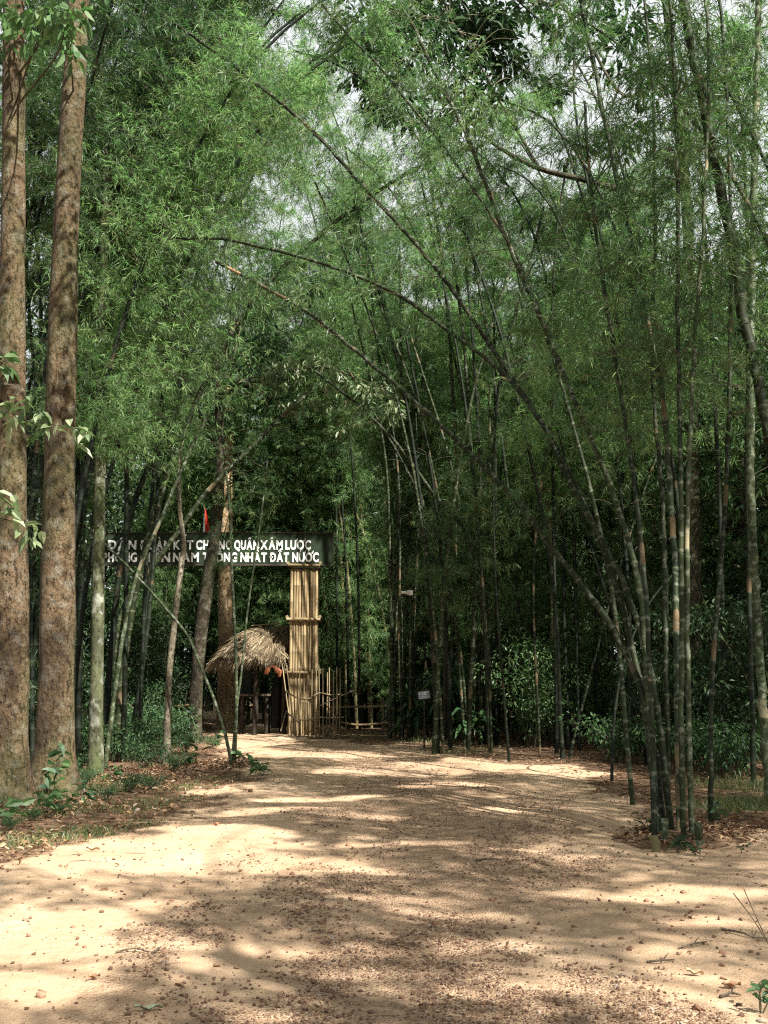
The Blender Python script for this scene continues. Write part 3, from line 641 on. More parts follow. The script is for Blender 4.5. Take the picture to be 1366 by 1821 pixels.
# banner
xl_, xr_ = at(78, 980, YG)[0], at(592, 980, YG)[0]; zt, zb = at(500, 949, YG)[2], at(500, 1004, YG)[2]
bt = thing('banner_sign', 'long dark green gateway banner with two lines of white capital lettering', 'sign', ((xl_ + xr_) / 2, YG, zb))
mb = MB(); box(mb, ((xl_ + xr_) / 2, YG, (zt + zb) / 2), (xr_ - xl_, 0.07, zt - zb)); part('board', mb, M['board'], bt)
mb = MB()
for zz in (zt, zb): box(mb, ((xl_ + xr_) / 2, YG, zz + (0.02 if zz == zt else -0.02)), (xr_ - xl_ + 0.05, 0.11, 0.04))
box(mb, (xr_ + 0.012, YG, (zt + zb) / 2), (0.03, 0.09, zt - zb)); box(mb, (xl_ - 0.02, YG, (zt + zb) / 2), (0.06, 0.10, zt - zb)); part('frame', mb, M['board_edge'], bt)
import unicodedata
def word_mesh(txt):
    """bold capitals; the Vietnamese marks are cut as small bars over, under and beside the letters"""
    V, T, n, x = [], [], 0, 0.0
    def quad(a, b, w):
        nonlocal n
        a, b = np.array(a), np.array(b); d = (b - a) / np.linalg.norm(b - a); s_ = np.array([-d[1], d[0]]) * w / 2
        q = [a - s_, b - s_, b + s_, a + s_]; V.append(np.array([[p[0], p[1], z] for z in (-.02, .02) for p in q])); T.append(np.array([(4, 5, 6), (4, 6, 7), (0, 2, 1), (0, 3, 2), (0, 1, 5), (0, 5, 4), (1, 2, 6), (1, 6, 5), (2, 3, 7), (2, 7, 6), (3, 0, 4), (3, 4, 7)]) + n); n += 8
    for ch in txt:
        dec = unicodedata.normalize('NFD', ch); b = dec[0]; bar = b == 'Đ'
        v, t = letter_mesh('D' if bar else b); v = v.copy(); v[:, 0] += x - v[:, 0].min() + .05; V.append(v); T.append(t + n); n += len(v)
        l, r = v[:, 0].min(), v[:, 0].max(); c = (l + r) / 2; top = .80
        if bar: quad((l - .07, .36), (c - .02, .36), .11)
        m = dec[1:]
        if '\u0302' in m: quad((c - .17, .80), (c, .93), .09); quad((c, .93), (c + .17, .80), .09); top = .98
        if '\u031b' in m: quad((r - .06, .66), (r + .12, .74), .12); quad((r + .10, .72), (r + .12, .86), .10)
        hi = top + (.0 if top > .9 else .02)
        if '\u0301' in m: quad((c + (.06 if top > .9 else -.05), hi), (c + (.22 if top > .9 else .12), hi + .17), .10)
        if '\u0300' in m: quad((c - (.02 if top > .9 else .12), hi + .15), (c + (.12 if top > .9 else .05), hi), .10)
        if '\u0309' in m: quad((c - .06, .80), (c + .07, .88), .09); quad((c + .06, .86), (c - .02, .98), .08)
        if '\u0323' in m: quad((c - .07, -.15), (c + .07, -.15), .13)
        x = r + .05
    return np.concatenate(V), np.concatenate(T)
def letter_mesh(txt):
    cu = bpy.data.curves.new('lettering', 'FONT'); cu.body = txt; cu.size = 1; cu.offset = 0.036; cu.extrude = 0.02; cu.space_character = 1.08
    o = bpy.data.objects.new('lettering', cu); COL.objects.link(o); dg = bpy.context.evaluated_depsgraph_get(); me = bpy.data.meshes.new_from_object(o.evaluated_get(dg))
    bpy.data.objects.remove(o); bpy.data.curves.remove(cu)
    me.calc_loop_triangles()
    V = np.array([v.co[:] for v in me.vertices]); T = np.array([t.vertices[:] for t in me.loop_triangles]); bpy.data.meshes.remove(me); return V, T
CAP = letter_mesh('H')[0][:, 1].max()
LINES = [([('TOÀN', 132, 186), ('DÂN', 193, 243), ('ĐOÀN', 250, 303), ('KẾT', 309, 344), ('CHỐNG', 349, 413), ('QUÂN', 417, 460), ('XÂM', 463, 503), ('LƯỢC', 508, 553)], 977, 961),
         ([('GIẢI', 136, 176), ('PHÓNG', 183, 244), ('MIỀN', 252, 303), ('NAM', 308, 354), ('THỐNG', 361, 422), ('NHẤT', 428, 475), ('ĐẤT', 480, 514), ('NƯỚC', 520, 567)], 999, 983)]
for words, vb_, vt_ in LINES:
    mb = MB()
    for txt, ua, ub in words:
        V, T = word_mesh(txt); xa, xb = at(ua, vb_, YG)[0], at(ub, vb_, YG)[0]; z0, z1 = at(ua, vb_, YG)[2], at(ua, vt_, YG)[2]
        sx = (xb - xa) / (V[:, 0].max() - V[:, 0].min()); sz = (z1 - z0) / CAP
        W_ = np.stack([xa + (V[:, 0] - V[:, 0].min()) * sx, YG - 0.045 - V[:, 2] * 0.3, z0 + V[:, 1] * sz], 1)
        mb.add(W_, T, 0, smooth=False)
    part('lettering', mb, M['letter'], bt)

# flag behind the banner
p = at(364, 948, YG + 0.5); ft = thing('flag', 'small folded red flag with a white edge above the banner', 'flag', tuple(p - [0, 0, 0.5]))
mb = MB(); tube(mb, np.array([p - [0, 0, 0.5], p + [-0.02, 0, 0.85]]), 0.012, 6); part('flag_pole', mb, M['pole_straw'], ft)
mb = MB(); n = 14; V = []
for i in range(n):
    s = i / (n - 1); hw = 0.02 + 0.11 * s ** 0.8
    for j in range(7): q = j / 6; V.append(p + [(-0.02 + (q - 0.15) * 2 * hw * 0.9), 0.03 * math.sin(q * 9 + s * 3) - 0.03, 0.72 - 0.74 * s])
V = np.array(V); i_ = np.arange(n - 1)[:, None] * 7; j_ = np.arange(6)[None]; f = np.stack([i_ + j_, i_ + j_ + 1, i_ + 8 + j_, i_ + 7 + j_], -1)
mb.add(V, f[:, 2:].reshape(-1, 4)); part('cloth', mb, M['red'], ft)
mb = MB(); mb.add(V, f[:, :2].reshape(-1, 4)); part('hem', mb, M['white'], ft)

# thatched hut
YH = 28.95; hx0, hx1 = at(391, 1170, YH)[0], at(509, 1170, YH)[0]; zr = at(470, 1116, YH)[2]; ze = at(430, 1176, YH)[2]
ht = thing('thatched_hut', 'small open guard hut with shaggy straw thatch roof beside the bamboo pillar', 'hut', ((hx0 + hx1) / 2, YH + 0.6, 0))
rx0, rx1 = at(446, 1120, YH)[0], hx1; yc = YH + 0.75
g = np.random.default_rng(77)
def roof_pt(s, t, side):     # s along, t from ridge (0) to eave (1)
    ridge = np.array([rx0 + (rx1 - rx0) * s, yc, zr + 0.08 * s + 0.0]); eave = np.array([hx0 + (hx1 - hx0) * s, yc - side * 1.05, ze + 0.12 * s])
    p = ridge * (1 - t) + eave * t; p[2] += 0.08 * math.sin(math.pi * t) ; return p
mb = MB()
for side in (1, -1):
    n, m_ = 18, 9; V = np.array([roof_pt(i / n, j / m_, side) for j in range(m_ + 1) for i in range(n + 1)])
    i_ = np.arange(m_)[:, None] * (n + 1); j_ = np.arange(n)[None]; mb.add(V, np.stack([i_ + j_, i_ + j_ + 1, i_ + n + 2 + j_, i_ + n + 1 + j_], -1).reshape(-1, 4), 0, 0.15)
m_ = 9; V = []
for j in range(m_ + 1):
    a_, b_ = roof_pt(0, j / m_, 1), roof_pt(0, j / m_, -1)
    for q in np.linspace(0, 1, 9): p = a_ * (1 - q) + b_ * q; p[0] -= 0.28 * math.sin(math.pi * q) * (j / m_); V.append(p)
i_ = np.arange(m_)[:, None] * 9; j_ = np.arange(8)[None]; mb.add(np.array(V), np.stack([i_ + j_, i_ + j_ + 1, i_ + 10 + j_, i_ + 9 + j_], -1).reshape(-1, 4), 0, 0.15)
P = []; D = []
for k in range(9000):
    t_ = g.random() ** 0.7; r_ = g.random()
    if r_ < 0.55: side = 1; s_ = g.random()
    elif r_ < 0.78: side = -1; s_ = g.random()
    else: side = 0
    if side:
        a_, b_ = roof_pt(s_, t_, side), roof_pt(s_, min(1.05, t_ + 0.1), side)
        p = a_
    else:
        q = g.random(); a0, a1 = roof_pt(0, t_, 1), roof_pt(0, t_, -1); b0, b1 = roof_pt(0, t_ + 0.1, 1), roof_pt(0, t_ + 0.1, -1)
        p = a0 * (1 - q) + a1 * q; p[0] -= 0.28 * math.sin(math.pi * q) * t_; b_ = b0 * (1 - q) + b1 * q; b_[0] -= 0.28 * math.sin(math.pi * q) * (t_ + 0.1)
    d = nrm(b_ - p) + g.normal(size=3) * 0.24; d[2] -= 0.10; d[0] -= 0.12 * side * side
    P.append(p + np.array([0, 0, 0.015 + 0.05 * g.random()])); D.append(d)
P = np.array(P); D = np.array(D); n = len(P); leaves_thin(mb, P, D, g.uniform(0.2, 0.55, n), np.full(n, 0.016), g)
part('thatch_roof', mb, M['thatch'], ht)
mb = MB(); tube(mb, spline([roof_pt(-0.08, 0, 1) + [0, -0.02, 0.10], roof_pt(0.3, 0, 1) + [0, -0.05, 0.09], roof_pt(0.75, 0, 1) + [0, -0.05, 0.09]], 5), 0.022, 6); part('ridge_pole', mb, M['pole_straw'], ht)
mb = MB(); tube(mb, np.array([at(494, 1156, YH - .5), at(513, 1172, YH - .5)]), 0.02, 6); part('rafter', mb, M['pole_straw'], ht)
for u, dy, r_ in ((453, 0, .075), (504, 0, .07), (431, 1.4, .06), (500, 1.4, .07)):
    p = at(u, 1290, YH + dy); mb = MB(); tube(mb, np.array([[p[0], p[1], 0], [p[0] + .02, p[1], ze + (0.35 if dy == 0 else 0.25)]]), r_, 8, lump=0.05, seed=3); part('post', mb, M['dark_timber'], ht)
# counter, panel, hanging clothes: each its own thing
c0, c1 = at(424, 1236, YH + .3), at(482, 1236, YH + .3)
tt_ = thing('counter_table', 'narrow plank counter on rough posts under the thatched roof', 'table', ((c0[0] + c1[0]) / 2, YH + .55, 0))
mb = MB(); box(mb, ((c0[0] + c1[0]) / 2, YH + .55, c0[2]), (c1[0] - c0[0], 0.55, 0.06)); part('table_top', mb, M['dead_wood'], tt_)
for x_ in (c0[0] + .1, c1[0] - .12):
    for dy in (.38, .72):
        mb = MB(); tube(mb, np.array([[x_, YH + dy, 0], [x_, YH + dy, c0[2] - .03]]), 0.065, 8, lump=.05); part('leg', mb, M['dark_timber'], tt_)
pl = at(437, 1210, YH + .9); mb = MB(); 
pt = thing('wall_panel', 'dark green board hung below the thatch at the back of the hut', 'panel', (pl[0], pl[1], pl[2] - .5))
box(mb, pl, (0.36, 0.03, 0.95)); part('panel_sheet', mb, M['green_panel'], pt)
mb = MB(); box(mb, pl + [0, -0.005, 0.50], (0.42, 0.05, 0.05)); part('rail', mb, M['dark_timber'], pt)
hc = at(489, 1200, YH + 0.35)
ct = thing('hanging_clothes', 'orange brown cloth bundle draped over dark clothes hung in the hut shade', 'clothes', (hc[0], hc[1], 0.15))
mb = MB(); n = 18; V = []; th = np.linspace(0, 2 * np.pi, 16, endpoint=False)
for i in range(n):
    s = i / (n - 1); z_ = 1.72 - 1.55 * s; rx_ = 0.07 + 0.10 * min(1, s * 3) - 0.02 * s; fold = 1 + 0.22 * np.sin(5 * th + s * 2) * min(1, s * 3)
    V.append(np.stack([hc[0] + .05 + rx_ * fold * np.cos(th) * 0.9, hc[1] + 0.1 + 0.6 * rx_ * fold * np.sin(th), np.full(16, z_)], 1))
V = np.concatenate(V); i_ = np.arange(n - 1)[:, None] * 16; j_ = np.arange(16)[None]; j2 = (j_ + 1) % 16
mb.add(V, np.stack([i_ + j_, i_ + j2, i_ + 16 + j2, i_ + 16 + j_], -1).reshape(-1, 4)); part('dark_drape', mb, M['dark_cloth'], ct)
mb = MB(); A_ = [at(u, v, YH - .35) for u, v in ((473, 1199), (477, 1189), (484, 1185), (490, 1188), (496, 1196))]
tube(mb, spline(A_, 5), 0.05 + 0.02 * np.sin(np.linspace(0, 9, 21)), 8, lump=.2, seed=8); tube(mb, np.array([A_[3], A_[4] + [0.02, 0, 0.02], A_[4] - [-.02, 0, .12]]), [.07, .075, .03], 8, lump=.2, seed=9); part('orange_bundle', mb, M['orange_cloth'], ct)
mb = MB(); tube(mb, np.array([at(484, 1140, YH - .35), at(484, 1187, YH - .35)]), 0.006, 5); part('cord', mb, M['pole_straw'], ct)

# picket fence round the pillar
fr = np.array([(503, 1292, 1186), (511, 1297, 1190), (519, 1300, 1192), (527, 1302, 1196), (534, 1303, 1192), (541, 1305, 1196), (548, 1305, 1191), (555, 1306, 1196), (562, 1307, 1192), (568, 1308, 1188), (575, 1309, 1190), (581, 1310, 1186), (587, 1311, 1192), (593, 1311, 1188), (599, 1312, 1190), (604, 1312, 1188)])
pf = thing('picket_fence', 'low fence of thin bamboo pickets wrapped around the gate pillar foot', 'fence', tuple(atg(555, 1309)))
fy = lambda u: YG - 0.95 + 0.9 * abs((u - 555) / 55) ** 2.2 * 0.8
PK = []
for i, (u, vb_, vt_) in enumerate(fr):
    Y = fy(u); lean = -14 * (1 - i / 5) if i < 4 else (0.5 * (i - 9)) * 0.3
    b_ = at(u - lean * 0.9 + 4 * (i < 2), vb_, Y); b_[2] = gz(b_[0], b_[1]) - 0.05; tp = at(u + (rng.random() - .5) * 3, vt_ + rng.uniform(-8, 10), Y - 0.05); PK.append((b_, tp))
    mb = MB(); P = np.array([b_, b_ * .5 + tp * .5 + rng.normal(size=3) * .012, tp]); P = spline(P, 5); tube(mb, P, np.linspace(.021, .013, len(P)), 6, a=np.linspace(0, 5, len(P)) + i); part('picket', mb, M['fence_cane'], pf)
for h in (0.30, 0.62, 0.40):
    if h == 0.40: break
    mb = MB(); P = spline([b_ * (1 - h) + tp * h + np.array([0, -.03, 0]) for b_, tp in PK[::3]] + [PK[-1][0] * (1 - h) + PK[-1][1] * h + np.array([.12, -.03, 0])], 4); tube(mb, P, 0.021, 6, a=np.linspace(0, 6, len(P))); part('rail', mb, M['fence_cane'], pf)
for (u0, v0, u1, v1) in ((510, 1263, 499, 1300), (512, 1268, 534, 1288), (600, 1272, 576, 1318), (569, 1255, 630, 1227)):
    mb = MB(); a_, b_ = at(u0, v0, YG - .85), at(u1, v1, YG - .85 - 0.2); b_[2] = max(b_[2], 0.02); tube(mb, np.linspace(a_, b_, 4), .016, 6); part('brace', mb, M['dead_wood'], pf)
# mound of earth and stones at the pillar foot
# rail fences
def rail_fence(label, posts, rails, Y, mat_='dead_wood', rp=.045, rr=.03):
    c = atg(posts[0][0], 1300); t = thing('rail_fence', label, 'fence', (at(posts[0][0], 1290, Y)[0], Y, 0))
    for u, vt_ in posts:
        p = at(u, 1290, Y); q = at(u, vt_, Y); mb = MB(); tube(mb, np.array([[p[0], Y, -.05], [p[0] + .01, Y, q[2] * .5], [p[0], Y, q[2]]]), rp, 8, lump=.06); part('post', mb, M[mat_], t)
    for pts in rails:
        mb = MB(); P = spline([at(u, v, Y - .06) for u, v in pts], 5); tube(mb, P, rr, 7, a=np.linspace(0, 6, len(P)), lump=.05); part('rail', mb, M['pole_straw'] if mat_ != 'dark_timber' else M['dead_wood'], t)
rail_fence('low three rail fence of weathered poles right of the gate pillar', [(603, 1252), (681, 1240), (692, 1250)], [[(585, 1257), (640, 1257), (694, 1256)], [(602, 1284), (640, 1289), (692, 1285)], [(612, 1309), (645, 1313), (680, 1311)]], 29.5)
rail_fence('weathered two rail fence behind the slender leaning trunks on the left', [(250, 1250), (336, 1252)], [[(238, 1256), (290, 1257), (342, 1253)], [(300, 1287), (320, 1287), (342, 1285)]], 29.0)

# lamp like white camera on an arm, its post
cpos = at(728, 1054, 25.0); pp = at(792, 1320, 25.3)
cc = thing('security_camera', 'small white security camera on a thin dark arm among the bamboo', 'camera', tuple(cpos))
mb = MB(); box(mb, cpos + [0.02, 0, 0], (0.13, 0.11, 0.12), rz=.2); part('body', mb, M['white'], cc)
mb = MB(); tube(mb, np.array([cpos + [-.06, -.03, .0], cpos + [-.20, -.05, .0]]), [.036, .03], 10); part('lens_hood', mb, M['white'], cc)
mb = MB(); tube(mb, np.array([cpos + [.1, 0, .01], at(790, 1055, 25.2)]), 0.018, 6); part('arm', mb, M['dark_timber'], cc)
po = thing('post', 'dark upright post holding the white security camera', 'post', (pp[0], 25.3, 0)); mb = MB(); tube(mb, np.array([[pp[0], 25.3, -.05], [pp[0] + .02, 25.3, 2.0], [at(790, 1040, 25.3)[0], 25.3, at(790, 1035, 25.3)[2]]]), .05, 8, lump=.05); part('shaft', mb, M['dark_timber'], po)
mb = MB(); tube(mb, np.array([[pp[0], 25.3, at(790, 1035, 25.3)[2]], [pp[0], 25.3, at(790, 1030, 25.3)[2]]]), .06, 8); part('cap', mb, M['dark_timber'], po)

# notice board in the broad leaved plant
nb_ = at(754, 1236, 23.2); nt_ = thing('notice_sign', 'small tilted pale notice board on a stake among strap leaves', 'sign', (nb_[0], nb_[1], 0))
mb = MB(); box(mb, nb_, (0.30, 0.025, 0.21), tilt=('Y', -0.12)); part('board', mb, M['dark_timber'], nt_)
mb = MB(); box(mb, nb_ + [0, -.022, 0], (0.25, 0.012, 0.16), tilt=('Y', -0.12)); sh = part('notice_sheet', mb, M['paper'], nt_)
mb = MB()
for i in range(3):
    for j in range(3):
        if rng.random() < .75: box(mb, nb_ + [-.075 + .07 * i + .006 * j, -.031, -.045 + .04 * j], (0.05, 0.006, 0.012), tilt=('Y', -0.12))
part('print', mb, M['ink'], nt_)
mb = MB(); tube(mb, np.array([[nb_[0], nb_[1] + .03, -.05], [nb_[0] + .01, nb_[1] + .03, nb_[2] + .05]]), .018, 6); part('stake', mb, M['dark_timber'], nt_)
# chair-like pale tag on stem is left out; twigs on the path
def twig(label, pts, r):
    P = [atg(u, v) + [0, 0, .012 + .012 * (i % 2)] for i, (u, v) in enumerate(pts)]; mb = MB(); tube(mb, spline(P, 4), np.linspace(r, r * .4, 4 * (len(P) - 1) + 1), 6)
    q = P[len(P) // 2]; mb2 = q + np.array([.05, .07, .02]); tube(mb, np.array([q, (q + mb2) / 2 + [0, 0, .005], mb2]), [r * .6, r * .4, r * .2], 5)
    o = link('twig', mb.mesh('twig', M['dead_wood'])); tag(o, label, 'twig', None)
twig('long thin dry twig on bright sand left of the gravel', [(205, 1709), (240, 1706), (270, 1709), (285, 1703)], .006)
twig('dark forked twig on the sand at the right edge of the path', [(1285, 1658), (1320, 1668), (1340, 1672), (1366, 1678)], .008)
twig('short dark stick on the sand right of the gravel', [(1150, 1712), (1180, 1713), (1200, 1709)], .007)
twig('bent thin stick on orange sand right of the gravel', [(1207, 1690), (1235, 1689), (1258, 1680)], .007)
twig('small dark stick near the right plant on gravel', [(1280, 1775), (1300, 1772), (1318, 1770)], .008)
twig('thin twig lying near the middle of the shaded path', [(845, 1531), (870, 1530), (893, 1529)], .010)
def leaf_thing(label, u, v, L, wd, ang, m):
    p = atg(u, v); mb = MB(); n = 9; V = []
    for i in range(n):
        s = i / (n - 1); hw = wd / 2 * math.sin(math.pi * min(1, s * .93 + .05)) ** .8
        for j, q in enumerate((-1, -.5, 0, .5, 1)): V.append([(s - .5) * L, q * hw, .012 + .02 * abs(q) * (wd / .06) + .025 * (s - .5) ** 2 * L * 10 + .006 * math.sin(s * 11 + q)])
    V = np.array(V); c, s_ = math.cos(ang), math.sin(ang); V = np.stack([V[:, 0] * c - V[:, 1] * s_, V[:, 0] * s_ + V[:, 1] * c, V[:, 2]], 1)
    i_ = np.arange(n - 1)[:, None] * 5; j_ = np.arange(4)[None]; mb.add(V, np.stack([i_ + j_, i_ + j_ + 1, i_ + 6 + j_, i_ + 5 + j_], -1).reshape(-1, 4), 0, .9)
    o = link('fallen_leaf', mb.mesh('fallen_leaf', m), loc=tuple(p + [0, 0, .004])); tag(o, label, 'leaf')
M['grey_leaf'] = simple('grey_green_dead_leaf', (0.22, 0.26, 0.17), .6, .2, 14); M['tan_leaf'] = simple('tan_dead_leaf', (0.40, 0.30, 0.18), .6, .2, 14); M['brown_leaf'] = simple('brown_dead_leaf', (0.24, 0.13, 0.07), .6, .3, 14)
leaf_thing('grey green fallen leaf on dark gravel at the bottom left', 265, 1798, .13, .035, .15, M['grey_leaf'])
leaf_thing('pale tan fallen leaf on gravel near the right plant', 1237, 1738, .09, .04, -.5, M['tan_leaf'])
leaf_thing('curled brown fallen leaf on dim gravel left of the right plant', 1303, 1758, .10, .05, .3, M['brown_leaf'])
leaf_thing('dry curled leaf on bright sand at the left', 167, 1751, .07, .03, .8, M['brown_leaf'])
leaf_thing('straw coloured leaf low in the middle of the gravel', 803, 1775, .11, .022, .6, M['tan_leaf'])
leaf_thing('yellowish fallen leaf at the bottom right on the gravel', 1085, 1808, .06, .03, .1, M['tan_leaf'])
leaf_thing('brown curled leaf on bright sand below the left bank', 165, 1522, .14, .06, -.3, M['tan_leaf'])
leaf_thing('dark brown leaf on the sand beside the left bank edge', 385, 1472, .12, .05, .9, M['brown_leaf'])

# ------------------------------------------------------------------ trees
def trunk(name_label, cat, pts, Y, ws, m, lump=0.05, flare=0.0, sides=28, dY=0.0, seed=1, extra=None, name='tree', n=10, rough=0.0, ground=True):
    q = np.array(pts, float); P = []
    for i, (u, v) in enumerate(pts): P.append(at(u, v, Y + dY * i / (len(pts) - 1)))
    P = np.array(P)
    if ground: P[0, 2] = gz(P[0, 0], P[0, 1]) - 0.06
    else: P[0, 2] = gz(P[0, 0], P[0, 1]) - 0.06
    W = np.array(ws) * (Y / F) * 0.5; W = np.interp(np.linspace(0, 1, len(pts)), np.linspace(0, 1, len(W)), W)
    if extra:
        for dx, dz, r in extra: P = np.vstack([P, P[-1] + [dx, 0, dz]]); W = np.append(W, r)
    Ps = spline(P, n); Ws = np.interp(np.linspace(0, 1, len(Ps)), np.linspace(0, 1, len(W)), W)
    if flare:
        h = Ps[:, 2]; Ws = Ws * (1 + flare * np.exp(-np.clip(h, 0, None) / 0.28))
    t = thing(name, name_label, cat, tuple(P[0])); mb = MB(); tube(mb, Ps, Ws, sides, lump=lump, seed=seed); part('trunk', mb, M[m], t)
    return t, Ps, Ws
def limb(mb, pts, r0, r1, sides=7, lump=.05, seed=2, n=6):
    P = spline(pts, n); tube(mb, P, np.linspace(r0, r1, len(P)), sides, lump=lump, seed=seed); return P
def crown_from(mbw, mbl, src, targets, rad, nl, L, g, r0=.03, droop=.4, ratio=.42, keep=None, flat=.7, fold=.22):
    for c in targets:
        c = np.array(c); k = np.argmin(np.linalg.norm(src - c, axis=1) + 0.3 * np.maximum(0, src[:, 2] - c[2])); a = src[k]
        m_ = (a + c) / 2 + g.normal(size=3) * .15 * np.linalg.norm(c - a) * .5 + [0, 0, .1 * np.linalg.norm(c - a)]
        Pq = spline([a, m_, c], 4); tube(mbl, Pq, np.linspace(r0, r0 * .25, len(Pq)), 5, 1)
        cluster(mbl, c, rad * g.uniform(.7, 1.2), nl, L, g, droop=droop, ratio=ratio, keep=keep, flat=flat, fold=fold)

g = np.random.default_rng(500)
# the two big trunks at the left, crowns above the picture
Ya, Yb2 = ground_Y(1432), ground_Y(1412)
t1, P1, W1 = trunk('big flaky brown trunk at the left picture edge, broad at its foot', 'tree', [(14, 1432), (17, 1330), (20, 1150), (21, 900), (21, 600), (24, 300), (25, 40), (26, -250)], Ya, [78, 64, 60, 53, 48, 43, 40, 36], 'bark_big', .045, .35, 40, 0, 4, [(0.1, 2.5, .11), (.5, 2.5, .06)])
t2, P2, W2 = trunk('tall flaky brown trunk with pale lichen, second from the left edge', 'tree', [(96, 1412), (98, 1300), (102, 1100), (106, 850), (111, 600), (120, 350), (134, 120), (150, -200)], Yb2, [74, 64, 60, 56, 52, 46, 42, 37], 'bark_big', .045, .40, 40, 0, 9, [(.2, 2.5, .10), (.4, 2.0, .05)])
for t_, P_, Y_, cl in ((t1, P1, Ya, [(-15, 15, -.6), (25, 8, -1.2), (60, 22, -1.4), (98, 14, -2), (118, 40, -1.8), (45, 55, -1.5), (-5, 60, -1.0), (10, 250, .8), (0, 190, .9), (-5, 640, -.4)]), (t2, P2, Yb2, [(110, 55, -.8), (140, 20, -.9), (70, 40, -.5), (165, 10, .6), (125, 85, -1.2)])):
    mbw, mbl = MB(), MB()
    crown_from(mbw, mbl, P_, [at(u, v, Y_ + d) for u, v, d in cl], .26, 16, .23, g, .018, .55, .5)
    up = [P_[-1] + [g.normal() * 1.6, g.normal() * 1.6, g.uniform(-2.2, 1.5)] for _ in range(40)]
    crown_from(mbw, mbl, P_, up, .7, 34, .2, g, .035, .4, .5, keep=shade_keep)
    part('limb', mbw, M['bark_grey'], t_); part('crown', mbl, M['fresh_leaf'], t_)
# sapling reaching in from the left with pale leaves
sb = np.array([-3.75, 8.2, gz(-3.75, 8.2)]); ts = thing('sapling', 'young tree reaching in at the left edge with pale green oval leaves', 'tree', tuple(sb))
mb = MB(); Ps = limb(mb, [sb, sb + [.05, .0, 1.5], sb + [-.02, .05, 3.0], sb + [.1, 0, 4.6]], .045, .018, 8); part('trunk', mb, M['bark_pale'], ts)
mbw, mbl = MB(), MB()
for tip, cl in (((155, 770), [(20, 720), (45, 712), (75, 738), (95, 760), (130, 765), (152, 778), (20, 745), (0, 735)]), ((65, 945), [(8, 885), (15, 915), (50, 940), (62, 950), (20, 905)])):
    e = at(tip[0], tip[1] - 6, 8.0); a = Ps[np.argmin(abs(Ps[:, 2] - e[2]))]; limb(mbw, [a, (a + e) / 2 + [0, 0, .10], e], .010, .003, 5, 0)
    for u, v in cl:
        c = at(u, v, 8.0 + g.uniform(-.15, .15)); n = 6; D = g.normal(size=(n, 3)) * .6; D[:, 2] -= .5; D[:, 0] += .3
        leaves_broad(mbl, c + g.normal(size=(n, 3)) * .035, D, .15 * g.uniform(.7, 1.1, n), .065 * g.uniform(.8, 1.1, n), g)
part('limb', mbw, M['twig'], ts); part('crown', mbl, M['pale_leaf'], ts)

# grey green lichen trunk
Y3 = ground_Y(1376)
t3, P3, W3 = trunk('slim grey green trunk blotched with white lichen, right of the two big trunks', 'tree', [(170, 1376), (172, 1200), (176, 1000), (178, 850), (182, 650), (185, 450), (190, 290)], Y3, [27, 23, 21, 19, 17, 14, 12], 'bark_grey', .05, .15, 20, 0, 12)
mbA, mbB, mbl = MB(), MB(), MB()
b1 = limb(mbA, [P3[-3], at(186, 220, Y3), at(181, 140, Y3), at(178, 20, Y3 + .2), at(170, -60, Y3)], .05, .02); b2 = limb(mbB, [P3[-4], at(205, 270, Y3), at(228, 256, Y3 + .2), at(250, 245, Y3 + .5)], .035, .015)

part('limb', mbA, M['bark_grey'], t3); part('limb', mbB, M['bark_grey'], t3); mbw = MB()
crown_from(mbw, mbl, np.vstack([b1, b2]), [at(u, v, Y3 + g.uniform(-.6, 1.2)) for u, v in ((232, 250), (250, 262), (205, 190), (160, 150), (150, 60), (190, 70), (215, 20), (240, 130), (165, 210), (150, 260), (255, 215))], .4, 36, .19, g, .014, .5, .38)
part('twig', mbw, M['twig'], t3); part('crown', mbl, M['dark_leaf'], t3)

# slender kinked stem and leaning dark trunk, with their leaves
Y4 = ground_Y(1358)
t4, P4, W4 = trunk('slender pale kinked stem standing left of the leaning dark trunk', 'tree', [(297, 1358), (298, 1280), (301, 1200), (311, 1100), (322, 1010), (327, 970), (320, 910), (318, 850)], Y4, [14, 11.5, 11, 11, 10.5, 9.5, 8, 6], 'bark_pale', .07, .2, 14, .4, 15, [(.02, .5, .02), (.1, .5, .012)])
mbw, mbl = MB(), MB(); crown_from(mbw, mbl, P4, [at(u, v, Y4 + .4) for u, v in ((300, 800), (330, 780), (345, 820), (290, 760))], .3, 18, .15, g, .01); part('limb', mbw, M['twig'], t4); part('crown', mbl, M['shrub_leaf'], t4)
Y5 = ground_Y(1322)
t5, P5, W5 = trunk('dark curved leaning trunk in front of the banner with a leafy crown', 'tree', [(346, 1322), (349, 1230), (357, 1130), (370, 1030), (384, 940), (391, 850), (391, 780), (388, 700), (384, 630)], Y5, [24, 22, 23, 23, 20, 18, 16, 14, 9], 'bark_dark', .05, .25, 20, 0, 21)
LB = [MB(), MB(), MB()]
B5 = [limb(LB[0], [P5[-25], at(360, 745, Y5), at(335, 690, Y5 + .3), at(305, 650, Y5 + .4)], .06, .02), limb(LB[1], [P5[-12], at(430, 690, Y5 - .3), at(500, 665, Y5 - .6), at(580, 655, Y5 - 1), at(680, 690, Y5 - 1.2)], .05, .015), limb(LB[2], [P5[-6], at(410, 600, Y5), at(440, 560, Y5 + .3)], .04, .015)]
for q in LB: part('limb', q, M['bark_dark'], t5)
src = np.vstack([P5[-14:]] + B5); mbw, mbl = MB(), MB()
